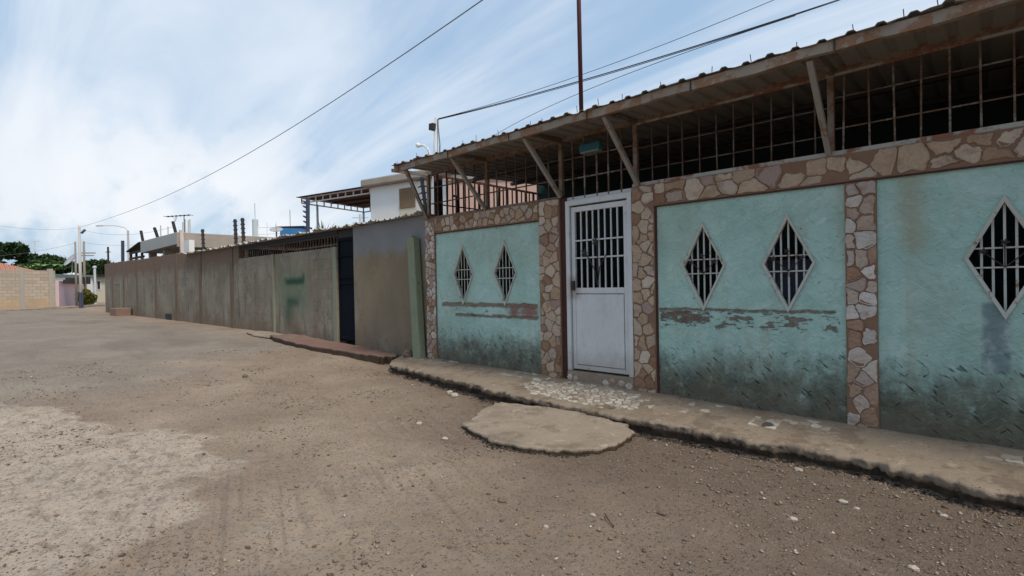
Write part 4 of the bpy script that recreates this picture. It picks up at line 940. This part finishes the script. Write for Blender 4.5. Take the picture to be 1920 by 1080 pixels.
MB().add([(-31.7, 1.1, 3.95), (-34.5, 1.1, 3.6), (-34.5, 3.6, 3.7), (-31.7, 3.6, 4.2), (-31.7, 1.1, 3.98), (-34.5, 1.1, 3.66), (-34.5, 3.6, 3.76), (-31.7, 3.6, 4.25)], [(3, 2, 1, 0), (4, 5, 6, 7), (0, 1, 5, 4), (1, 2, 6, 5), (2, 3, 7, 6), (3, 0, 4, 7)]).build('tarp', 'dark_junk', tr_)
an = thing('antenna', (-27.44, 2.0, 3.97), 'flat television antenna on a thin mast above the grey roof', 'antenna')
MB().tube([(-27.44, 2.0, 3.97), (-27.44, 2.0, 4.98)], .018, 5).build('mast', 'dark_steel', an)
m = MB().bar((-28.1, 1.45, 4.92), (-27.2, 2.2, 4.97), .035)
for t in np.linspace(0, 1, 7): c_ = Vector((-28.1, 1.45, 4.92))*(1-t)+Vector((-27.2, 2.2, 4.97))*t; m.bar(c_-Vector((-.12, .14, 0)), c_+Vector((-.12, .14, 0)), .018)
m.build('boom', 'dark_steel', an)
MB().tube([(-27.8, 1.7, 4.92), (-27.76, 1.72, 4.72), (-27.72, 1.75, 4.9)], .05, 5).build('bracket', 'plastic_white', an)

# row of roof clutter further right
rh = thing('flat_house', (-29, 8, .4), 'low pale flat-roofed house beyond the tin roof', 'house')
MB().prism([(-27.0, 4.4), (-23.4, 7.0), (-26.5, 10.5), (-30.0, 8.0)], .4, 3.75).build('wall', 'slab_grey', rh)
MB().prism([(-27.2, 4.3), (-23.2, 7.0), (-26.5, 10.7), (-30.2, 8.0)], 3.752, 3.88).build('roof_slab', 'cream_patch', rh)
sc = thing('roof_railing', (-29, 6, 3.9), 'thin white tube railing on the roof of the pale flat house', 'railing')
m = MB(); A, B = Vector((-28.2, 5.6, 0)), Vector((-26.9, 6.5, 0)); 
for t in (0, .33, .66, 1.0): c_ = A*(1-t)+B*t; m.tube([c_+Vector((0, 0, 3.88)), c_+Vector((0, 0, 4.75 if t in (0, 1.0) else 4.95))], .022, 5)
for z in (4.05, 4.35, 4.7): m.tube([A+Vector((0, 0, z)), B+Vector((0, 0, z))], .018, 5)
m.build('rails', 'plastic_white', sc)
wt = thing('water_tower', (-72, 22, .4), 'slim pale water tower with a pointed mast far beyond the roofs', 'tower')
MB().tube([(-72.6, 22.6, .4), (-72.6, 22.6, 8)], .14, 8).build('stem', 'pylon_steel', wt)
MB().tube([(-72.6, 22.6, 8.0), (-72.6, 22.6, 10.8)], .38, 12).build('tank', 'pylon_steel', wt); MB().tube([(-72.6, 22.6, 10.8), (-72.6, 22.6, 13.0)], .06, 6).build('spike', 'pylon_steel', wt)
bt = thing('blue_tank', (-23.7, 5.45, 3.5), 'bright blue open water tank on the roof beyond the tin sheets', 'water tank')
MB().prism([(-24.2, 5.0), (-23.35, 5.75), (-23.8, 6.3), (-24.65, 5.6)], 3.3, 4.30).build('tank', 'blue_tank', bt, bevel=.05)
MB().prism([(-24.3, 4.93), (-23.28, 5.75), (-23.8, 6.4), (-24.75, 5.6)], 4.302, 4.37).build('rim', 'dark_junk', bt)
MB().tube([(-23.95, 5.4, 4.37), (-23.95, 5.4, 5.15)], .012, 5).build('rod', 'dark_steel', bt)
def dish(name, c, n, r, label, pole_z):
    t = thing(name, (c[0], c[1], pole_z), label, 'satellite dish'); c = Vector(c); n = Vector(n).normalized(); u = n.orthogonal().normalized(); w = n.cross(u)
    vs = [c-n*r*.25]; fs = []
    for i, k_ in enumerate((.35, .7, 1)):
        for j in range(16): a = 2*math.pi*j/16; vs.append(c-n*r*.25*(1-k_*k_)+(u*math.cos(a)+w*math.sin(a))*r*k_)
    for j in range(16): fs.append((0, 1+j, 1+(j+1) % 16))
    for i in range(2):
        for j in range(16): fs.append((1+i*16+j, 1+(i+1)*16+j, 1+(i+1)*16+(j+1) % 16, 1+i*16+(j+1) % 16))
    m = MB(); m.add(vs, fs); o = m.build('reflector', 'dish_grey', t, smooth=True); s_ = o.modifiers.new('s', 'SOLIDIFY'); s_.thickness = .02
    MB().tube([c-n*r*.25, (c.x, c.y, pole_z)], .035, 6).build('stand', 'dish_grey', t); MB().tube([c-n*r*.1-u*0, c+n*r*.8], .015, 5).build('feed_arm', 'dish_grey', t)
dish('satellite_dish', (-22.3, 4.05, 4.0), (.5, -.3, 1.2), .27, 'grey satellite dish tilted to the sky beside the blue tank', 3.3)
dish('satellite_dish', (-59.2, 1.75, 4.35), (.2, -1, .75), .7, 'large dish antenna above the bushes behind the pink wall', .4)

# ------------------------------------------------------------------ far left: block wall, pink wall, little house
bw = thing('block_wall', (-47, -2.5, .4), 'bare concrete block wall with pale columns across the far side of the street', 'wall')
P0, P1 = Vector((-46.0, -6.2, 0)), Vector((-47.83, -.45, 0)); PL = P0+(P0-P1)*1.6
def owall(mb, a, b, th, z0, z1, off=0.):
    d = (b-a).normalized(); nn = Vector((-d.y, d.x, 0)); 
    if nn.x < 0: nn = -nn
    v = []
    for q in (a, b):
        for s_ in (off, off-th):
            for z in (z0, z1): p = q+nn*s_; v.append((p.x, p.y, z))
    return mb.add(v, [(0, 1, 3, 2), (4, 6, 7, 5), (0, 4, 5, 1), (2, 3, 7, 6), (0, 2, 6, 4), (1, 5, 7, 3)])
P0 = Vector((-46.46, -3.25, 0)); PL = P0 + (P0-P1).normalized()*9
owall(MB(), PL, P1, .15, .3, 3.0).build('block_panel', 'block_masonry', bw)
for t in (-5.5, -2.6, 1.15, 2.85):
    c_ = P0+(P1-P0).normalized()*t; d = (P1-P0).normalized()*.13; owall(MB(), c_-d, c_+d, .2, .3, 3.12, .03).build('column', 'column_tan', bw)
ke = owall(MB(), PL+Vector((2.4, 0, 0)), Vector((-44.6, -.2, 0)), 1.4, .30, .50).build('kerb', 'slab_concrete', bevel=.03); ke['kind'] = 'structure'
ke2 = owall(MB(), Vector((-44.6, -.18, 0)), Vector((-50.5, 3.2, 0)), 1.5, .30, .50).build('kerb', 'slab_concrete', bevel=.03); ke2['kind'] = 'structure'
for o_ in (ke, ke2):
    at_ = o_.data.attributes.new('edge', 'FLOAT', 'POINT')
rt = thing('tiled_house', (-52, -6, .4), 'low house with a red clay tile roof behind the block wall', 'house')
MB().box(-56, -50.2, -14, -1.6, .4, 2.96).build('wall', 'cream_wall', rt)
MB().add([(-49.3, -14, 2.98), (-49.9, -1.0, 3.0), (-53, -3.0, 3.75), (-53, -14, 3.95), (-57, -1.0, 2.95), (-57, -14, 2.95)], [(0, 1, 2, 3), (3, 2, 4, 5), (1, 4, 2), (0, 3, 5), (0, 5, 4, 1)]).build('roof', 'roof_tile', rt)
pw = thing('pink_wall', (-50, .5, .4), 'pale pink wall between the block wall and the white street pole', 'wall')
owall(MB(), P1+Vector((-.1, .18, 0)), Vector((-53.2, 1.75, 0)), .15, .3, 2.28).build('wall', 'pale_pink_wall', pw)
jk = MB(); rr = random.Random(8)
for i in range(12):
    t = i/11; q = (P1+Vector((-.5, .3, 0)))*(1-t)+Vector((-52.8, 1.7, 0))*t; z1_ = 2.42+.25*t+rr.uniform(-.08, .08); jk.box(q.x-.3, q.x+.3, q.y+.2, q.y+.45, 2.1, z1_)
tag(jk.build('roofing_scrap', 'dark_junk'), 'dark scrap roofing piled along the top of the pale pink wall', 'scrap')
th_ = thing('white_shed', (-56, 1.5, .4), 'white shed with a dull green roof behind the pale pink wall', 'shed')
MB().prism([(-54.8, -.6), (-59.5, 3.3), (-62, 1.8), (-57, -2.3)], .4, 2.72).build('wall', 'white_wall', th_); MB().prism([(-54.4, -.8), (-59.7, 3.6), (-62.5, 1.8), (-57, -2.7)], 2.722, 2.98).build('roof', 'teal_roof', th_)

ch_ = thing('cream_house', (-65, 5, .4), 'small cream house with a white barred window at the end of the street', 'house')
A, B = Vector((-66.9, 3.7, 0)), Vector((-63.5, 5.35, 0))
owall(MB(), A, B, 4, .4, 2.95).build('wall', 'cream_wall', ch_)
owall(MB(), A-(B-A)*.08, B+(B-A)*.05, 4.4, 2.952, 3.12, .35).build('roof', 'dark_junk', ch_)
w_ = owall(MB(), A+(B-A)*.36, A+(B-A)*.62, .05, 1.65, 2.6, .03).build('window', 'white_wall', ch_)
for t in (.38, .51): owall(MB(), A+(B-A)*t, A+(B-A)*(t+.09), .05, 1.75, 2.5, .06).build('pane', 'dark_junk', w_)
yp = tag(MB().bar((-47.6, 2.55, .35), (-47.6, 2.55, 2.6), .2).build('yellow_post', 'yellow_paint'), 'yellow painted post showing just past the end of the cement wall', 'post')
tag(owall(MB(), Vector((-57.0, 2.45, 0)), Vector((-60.5, 3.1, 0)), .2, .3, 2.6).build('garden_wall', 'pink_wall'), 'narrow dusky pink wall end behind the wooden pole', 'wall')

def pole(name, x, y, z1, r, mat, label, extra=None):
    t = thing(name, (x, y, .4), label, 'pole', 'street poles'); MB().tube([(x, y, .3), (x-.02, y, z1)], [r, r*.65], 8).build('shaft', mat, t, smooth=True)
    if extra: extra(t)
    return t
def ex1(t):
    MB().tube([(-43.95, .4, .45), (-43.95, .4, 1.45)], [.13, .11], 8).build('bluish_base', 'blue_paint', t)  # darker bluish sleeve around the foot of the shaft
    MB().bar((-43.9, .5, 5.35), (-43.9, .7, 5.6), .14).build('connector_box', 'blue_paint', t)
pole('street_pole', -43.95, .4, 5.85, .10, 'concrete_pole', 'tall white street pole with dark bluish base beside the pink wall', ex1)
pole('street_pole', -46.8, .54, 5.0, .075, 'wood_pole', 'slim grey pole just left of the tall white pole')
def ex2(t): MB().bar((-51.8, 1.35, 4.5), (-51.2, 2.3, 4.5), .08).bar((-51.8, 1.4, 4.3), (-51.25, 2.2, 4.3), .07).build('crossarm', 'wood_pole', t)
pole('street_pole', -51.5, 1.65, 5.4, .10, 'wood_pole', 'brown wooden pole just right of the tall white pole', ex2)
sl = thing('street_lamp', (-40.4, 2.34, .4), 'tall street lamp with a thin arm reaching left beyond the cement wall', 'street lamp')
MB().tube([(-40.4, 2.34, .4), (-40.4, 2.34, 5.35)], .06, 8).build('pole', 'concrete_pole', sl)
MB().tube([(-40.4, 2.34, 5.35), (-40.55, 2.2, 5.55), (-41.0, 1.8, 5.68), (-41.6, 1.25, 5.7)], .022, 6).build('arm', 'concrete_pole', sl); MB().bar((-41.6, 1.25, 5.7), (-41.9, .98, 5.69), .12, .07).build('lamp_head', 'concrete_pole', sl)
tp = thing('utility_pole', (-56, 26, .4), 'distant utility pole with short crossarms seen under the canopy', 'pole')
MB().tube([(-53.5, 27.0, .4), (-53.5, 27.0, 9.9)], .13, 7).build('shaft', 'pylon_steel', tp)
m = MB()
for z in (8.3, 8.9, 9.5): m.bar((-54.1, 26.3, z), (-52.9, 27.7, z), .1)
m.build('crossarm', 'pylon_steel', tp)
wp = thing('white_pole', (-51.0, 2.2, .4), 'short white pole with a round top in front of the cream house', 'pole')
MB().tube([(-51.0, 2.2, .4), (-51.0, 2.2, 3.3)], .08, 8).blob((-51.0, 2.2, 3.38), (.14, .14, .12), 3, 8, 5, .03).build('shaft', 'white_post', wp)
wire([(-43.9, .45, 5.6), (-33, 3.0, 5.0)], .007, 'faint wire from the white pole over the far roofs, upper', 'wire_grey')
wire([(-51.5, 1.65, 5.3), (-36, 5.0, 4.9)], .008, 'faint wire from the wooden pole over the far roofs, lower', 'wire_grey')
P_SAG = [1.6]
wire([(-46.8, .54, 4.9), (-66, -12, 7.0)], .008, 'sagging wire from the slim pole over the trees on the left', 'wire_grey')
wire([(-43.9, .4, 5.7), (-30, -12, 8.4)], .006, 'wire leaving the white pole over the block wall', 'wire_grey')
# pylon, far
py = thing('pylon', (-273, 15, .4), 'hazy lattice transmission pylon far behind the trees', 'pylon')
m = MB(); C0 = Vector((-273, 15.3, 0)); sdir = Vector((.1, 1, 0)).normalized()
for s_ in (-1, 1):
    m.bar(C0+sdir*s_*2.2+Vector((0, 0, .4)), C0+sdir*s_*1.9+Vector((0, 0, 21.5)), .28)
    m.bar(C0+sdir*s_*1.9+Vector((0, 0, 21.5)), C0+sdir*s_*3.3+Vector((0, 0, 21.6)), .25)
for z in (12, 15.2, 18.4, 21.5): m.bar(C0-sdir*2+Vector((0, 0, z)), C0+sdir*2+Vector((0, 0, z)), .2)
for z in (8.8, 12, 15.2, 18.4): m.bar(C0-sdir*2+Vector((0, 0, z)), C0+sdir*2+Vector((0, 0, z+3.2)), .16).bar(C0+sdir*2+Vector((0, 0, z)), C0-sdir*2+Vector((0, 0, z+3.2)), .16)
m.build('lattice', 'pylon_steel', py)

# ------------------------------------------------------------------ vegetation
def tree(name, base, crown, cr_, n, mat, label, cat='tree', leaf=.3, seed=0, trunk=True, group='far trees', lobes=9):
    rr = random.Random(seed); t = thing(name, base, label, cat, group); m = MB(); c = Vector(crown)
    lb = [(c+Vector((rr.uniform(-.7, .7)*cr_[0], rr.uniform(-.7, .7)*cr_[1], rr.uniform(-.6, .6)*cr_[2])), rr.uniform(.35, .6)) for _ in range(lobes)]
    for i in range(n):
        q, s_ = lb[rr.randrange(lobes)]
        while True:
            d = Vector((rr.uniform(-1, 1), rr.uniform(-1, 1), rr.uniform(-1, 1)))
            if .45 < d.length < 1: break
        p = q+Vector((d.x*cr_[0]*s_, d.y*cr_[1]*s_, d.z*cr_[2]*s_)); a = Vector((rr.gauss(0, 1), rr.gauss(0, 1), rr.gauss(0, 1))).normalized(); b = a.orthogonal().normalized()
        l = leaf*rr.uniform(.5, 1.2); m.add([p-a*l, p+b*l*.45, p+a*l, p-b*l*.45], [(0, 1, 2, 3)], min(1, max(0, rr.random()*.7+.3*d.z)))
    m.build('crown', mat, t, attr=True)
    if trunk:
        b_ = Vector(base); k_ = MB().tube([b_, b_*.5+c*.5+Vector((.1, .05, 0)), c], [cr_[2]*.13, cr_[2]*.09, cr_[2]*.04], 7)
        for j in range(4): q, s_ = lb[j]; k_.tube([b_*.35+c*.65, q], [cr_[2]*.05, cr_[2]*.02], 5)
        k_.build('trunk', 'bark', t)
    return t
tree('tree', (-68, -3.2, .4), (-68, -3.2, 4.9), (2.2, 3.2, 1.7), 5200, 'leaf_dark', 'dark dense tree at the left edge above the red tile roof', seed=1, leaf=.26)
tree('tree', (-66, -.6, .4), (-66, -.4, 3.3), (1.5, 1.7, 1.0), 2600, 'leaf_mid', 'low mid-green tree between the dark tree and the pale shrub', seed=2, leaf=.26)
tree('tree', (-62, 1.2, .4), (-62, .9, 3.7), (1.3, 1.4, .8), 2200, 'leaf_mid', 'bushy green tree behind the pink wall under the large dish', seed=3, leaf=.24)
tree('tree', (-70, .8, .4), (-70, .8, 4.6), (1.6, 2.0, .7), 1800, 'leaf_dark', 'dark flat-topped tree behind the bright leafy plant', seed=5, leaf=.28)
tree('tree', (-84, 6.4, .4), (-84, 6.4, 4.3), (2.0, 2.2, 1.4), 2600, 'leaf_dark', 'dark tree behind the cream house at the end of the street', seed=6, leaf=.3)
tree('tree', (-80, 8.3, .4), (-80, 8.3, 4.3), (1.6, 1.8, 1.2), 2000, 'leaf_dark', 'small dark tree right of the cream house roof', seed=7, leaf=.3)
tree('bush', (-48.7, 1.4, .35), (-48.7, 1.4, 1.15), (.5, .62, .62), 2400, 'leaf_olive', 'round olive-yellow bush at the kerb beside the white pole', 'bush', .10, 9, False, None, 12)
# banana-like plant with broad leaves
bp = thing('leafy_plant', (-60, .2, .4), 'bright broad-leaved plant rising behind the block wall', 'plant'); m = MB(); rr = random.Random(4)
for i in range(22):
    a = rr.uniform(0, 6.28); b_ = Vector((-60+rr.uniform(-.5, .5), .0+rr.uniform(-1.2, 1.1), 3.45)); d = Vector((math.cos(a), math.sin(a), 0)); w = Vector((-d.y, d.x, 0)); Lf = rr.uniform(.9, 1.5); pr = None
    for k_ in range(7):
        t = k_/6; p = b_+d*Lf*t*.8+Vector((0, 0, Lf*(1.1*t-.9*t*t))); wd = .27*math.sin(math.pi*min(1, t*.9+.08)); l_, r_ = p-w*wd, p+w*wd
        if pr: m.add([pr[0], pr[1], r_, l_], [(0, 1, 2, 3)], rr.random())
        pr = (l_, r_)
m.build('leaves', 'leaf_bright', bp, attr=True); MB().tube([(-60, 0, .4), (-60, .1, 3.6)], [.2, .12], 7).build('stem', 'bark', bp)
# spiky plant under canopy
sp_ = thing('agave', (-15.13, 2.43, 2.6), 'spiky grey-green plant poking above the tin roof below the canopy', 'plant'); m = MB(); rr = random.Random(4)
for i in range(26):
    a = rr.uniform(0, 6.28); el = rr.uniform(.5, 1.4); d = Vector((math.cos(a)*math.cos(el), math.sin(a)*math.cos(el), math.sin(el))); Lf = rr.uniform(.45, .75); w = d.orthogonal().normalized()*.018; b_ = Vector((-15.13, 2.43, 2.95))
    m.add([b_-w, b_+w, b_+d*Lf*.6+w*.8, b_+d*Lf, b_+d*Lf*.6-w*.8], [(0, 1, 2, 3, 4)], rr.random())
m.build('leaves', 'leaf_mid', sp_, attr=True); MB().tube([(-15.13, 2.43, 2.3), (-15.13, 2.43, 2.98)], .06, 7).build('stem', 'bark', sp_)

# ------------------------------------------------------------------ gravel: one mesh of small stones, and the larger loose ones
rg = np.random.default_rng(3); N = 130000
px = rg.uniform(-11, 2.2, N); py_ = -(rg.uniform(0, 1, N)**1.35)*4.6 - .72
dens = np.clip(.08 + .85*sstep(px+.35*py_, -4.2, -1.6) + .6*np.exp(-np.abs(py_+1.0)/.35)*sstep(px, -7, -2) + .75*sstep(fbm(px*1.5, py_*1.5, 5, 99, .6), .02, .16), 0, 1)*(.35+.65*sstep(fbm(px*3.3, py_*3.3, 4, 131), -.12, .1))
pe = edge_y(px)
inslab = ((px+3.25)/.92)**2+((py_+1.5)/.62)**2 < 1
ok = (rg.uniform(0, 1, N) < dens*.75) & (py_ < pe-.015) & ~inslab & (np.hypot(px, py_+5.42) > 1.6)
px, py_ = px[ok], py_[ok]; n = len(px); sz = .0035 + .005*rg.random(n)**1.4 + .016*rg.random(n)**12
pz = terrain(px, py_)[0]
base_v = np.array([(1, 0, 0), (-1, 0, 0), (0, 1, 0), (0, -1, 0), (0, 0, 1), (0, 0, -.6)], float)
V = base_v[None]*rg.uniform(.55, 1.25, (n, 6, 1)); ang = rg.uniform(0, 6.28, n); ca, sa = np.cos(ang), np.sin(ang)
V = V*np.stack([np.ones(n), rg.uniform(.5, 1, n), rg.uniform(.35, .8, n)], -1)[:, None, :]
VX = V[..., 0]*ca[:, None]-V[..., 1]*sa[:, None]; VY = V[..., 0]*sa[:, None]+V[..., 1]*ca[:, None]
VV = np.stack([VX*sz[:, None]+px[:, None], VY*sz[:, None]+py_[:, None], V[..., 2]*sz[:, None]+pz[:, None]+sz[:, None]*.25], -1).reshape(-1, 3)
bf = np.array([(0, 2, 4), (2, 1, 4), (1, 3, 4), (3, 0, 4), (2, 0, 5), (1, 2, 5), (3, 1, 5), (0, 3, 5)])
FF = (bf[None]+np.arange(n)[:, None, None]*6).reshape(-1, 3)
me = bpy.data.meshes.new('gravel'); me.vertices.add(len(VV)); me.vertices.foreach_set('co', VV.ravel()); me.loops.add(FF.size); me.loops.foreach_set('vertex_index', FF.ravel().astype(np.int32))
me.polygons.add(len(FF)); me.polygons.foreach_set('loop_start', np.arange(0, FF.size, 3, dtype=np.int32)); me.polygons.foreach_set('loop_total', np.full(len(FF), 3, np.int32)); me.update(); me.validate()
at = me.attributes.new('stone', 'FLOAT', 'FACE'); at.data.foreach_set('value', np.repeat(rg.random(n)**1.2, 8).astype(np.float32)); me.materials.append(MATS['pebble'])
go = bpy.data.objects.new('gravel', me); COL.objects.link(go); go['kind'] = 'stuff'; go['category'] = 'gravel'; go['label'] = 'loose gravel scattered over the dirt street, thickest near the sidewalk'

# dark wet clods and crumbled soil along the broken sidewalk edge
rg = np.random.default_rng(8); n = 5200; px = rg.uniform(-7.2, 2.2, n); py_ = edge_y(px) + .02 - np.abs(rg.normal(0, .05, n)); ks = np.clip(.55+1.3*fbm(px*2.2, py_*0+2, 4, 123), .05, 1); keep = rg.random(n) < ks; px, py_ = px[keep], py_[keep]; n = len(px)
cp2 = []; 
SL = [(-3.75, -1.97), (-3.98, -1.6), (-4.16, -1.15), (-3.75, -1.97), (-3.25, -2.12), (-2.81, -1.98), (-2.5, -1.76)]
for i in range(900):
    a_ = random.uniform(0, 1); j = random.choice((1, 3, 4, 5)); j = j if j != 1 else 0
    q0, q1 = SL[j], SL[j+1]; cp2.append((q0[0]+(q1[0]-q0[0])*a_+random.gauss(0, .02), q0[1]+(q1[1]-q0[1])*a_-abs(random.gauss(0, .035))))
px = np.append(px, [c_[0] for c_ in cp2]); py_ = np.append(py_, [c_[1] for c_ in cp2]); n = len(px)
pz = terrain(px, py_)[0]; sz = .006+.014*rg.random(n)**2
V = base_v[None]*rg.uniform(.5, 1.3, (n, 6, 1)); VV = np.stack([V[..., 0]*sz[:, None]+px[:, None], V[..., 1]*sz[:, None]+py_[:, None], V[..., 2]*sz[:, None]*.8+pz[:, None]+sz[:, None]*.2], -1).reshape(-1, 3)
mc = MB(); FF = (bf[None]+np.arange(n)[:, None, None]*6).reshape(-1, 3); mc.v = [tuple(v_) for v_ in VV]; mc.f = [tuple(int(q_) for q_ in f_) for f_ in FF]; mc.a = list(np.repeat(rg.random(n), 8))
co_ = mc.build('soil_crumbs', 'wet_soil', attr=True); tag(co_, 'dark crumbled soil lining the broken edge of the sidewalk and low slab', 'soil', kind='stuff')
STONES = [(-1.53, -2.38, .035, 'brown_stone', 'dark lump of dirt on the gravel in the right foreground'), (-.70, -1.45, .032, 'pale_stone', 'pale chip of tile lying on the gravel near the right foreground'),
          (-2.42, -2.92, .036, 'brown_stone', 'flat brown stone in the tyre tracks'), (-1.85, -2.68, .022, 'pale_stone', 'small pale stone right of the tyre tracks'),
          (-1.98, -2.99, .020, 'pale_stone', 'small pale stone just nearer the camera than its twin by the tracks'), (-3.79, -2.27, .033, 'pale_stone', 'pale angular stone on the dirt left of the low slab'),
          (-4.37, -2.13, .035, 'pale_stone', 'greyish rounded stone lying further left of the low slab'), (-8.17, -2.46, .06, 'brown_stone', 'flat brown stone alone in the middle of the street'),
          (-4.70, -2.15, .028, 'brown_stone', 'dark round pebble left of the low slab'), (-.89, -1.91, .03, 'pale_stone', 'pale rough stone on the gravel below the pillar'),
          (-.28, -2.13, .026, 'pale_stone', 'whitish chip at the bottom right of the gravel'), (-1.08, -.98, .03, 'pale_stone', 'white plaster chip in the gutter below the stone pillar'),
          (-.62, -1.5, .022, 'pale_stone', 'little white pebble near the tile chip on the gravel'), (-5.05, -1.05, .055, 'pale_stone', 'pale stone in the gutter left of the low slab'),
          (-5.2, -1.0, .05, 'pale_stone', 'second pale stone in the gutter, farther along the sidewalk edge'), (-.2, -1.25, .024, 'pale_stone', 'white pebble in the gutter at the right edge')]
for i, (x, y, s_, mt, lb_) in enumerate(STONES):
    tag(MB().blob((x, y, tz(x, y)+s_*.22), (s_, s_*random.uniform(.6, .85), s_*.5), 30+i, 8, 5, .22).build('loose_stone', mt), lb_, 'stone')
tw = MB().tube([(-1.80, -2.62, tz(-1.8, -2.62)+.012), (-1.74, -2.68, tz(-1.74, -2.68)+.02), (-1.66, -2.74, tz(-1.66, -2.74)+.01)], .0035, 5).build('twig', 'plastic_dark'); tag(tw, 'thin dark twig lying on the gravel', 'twig')
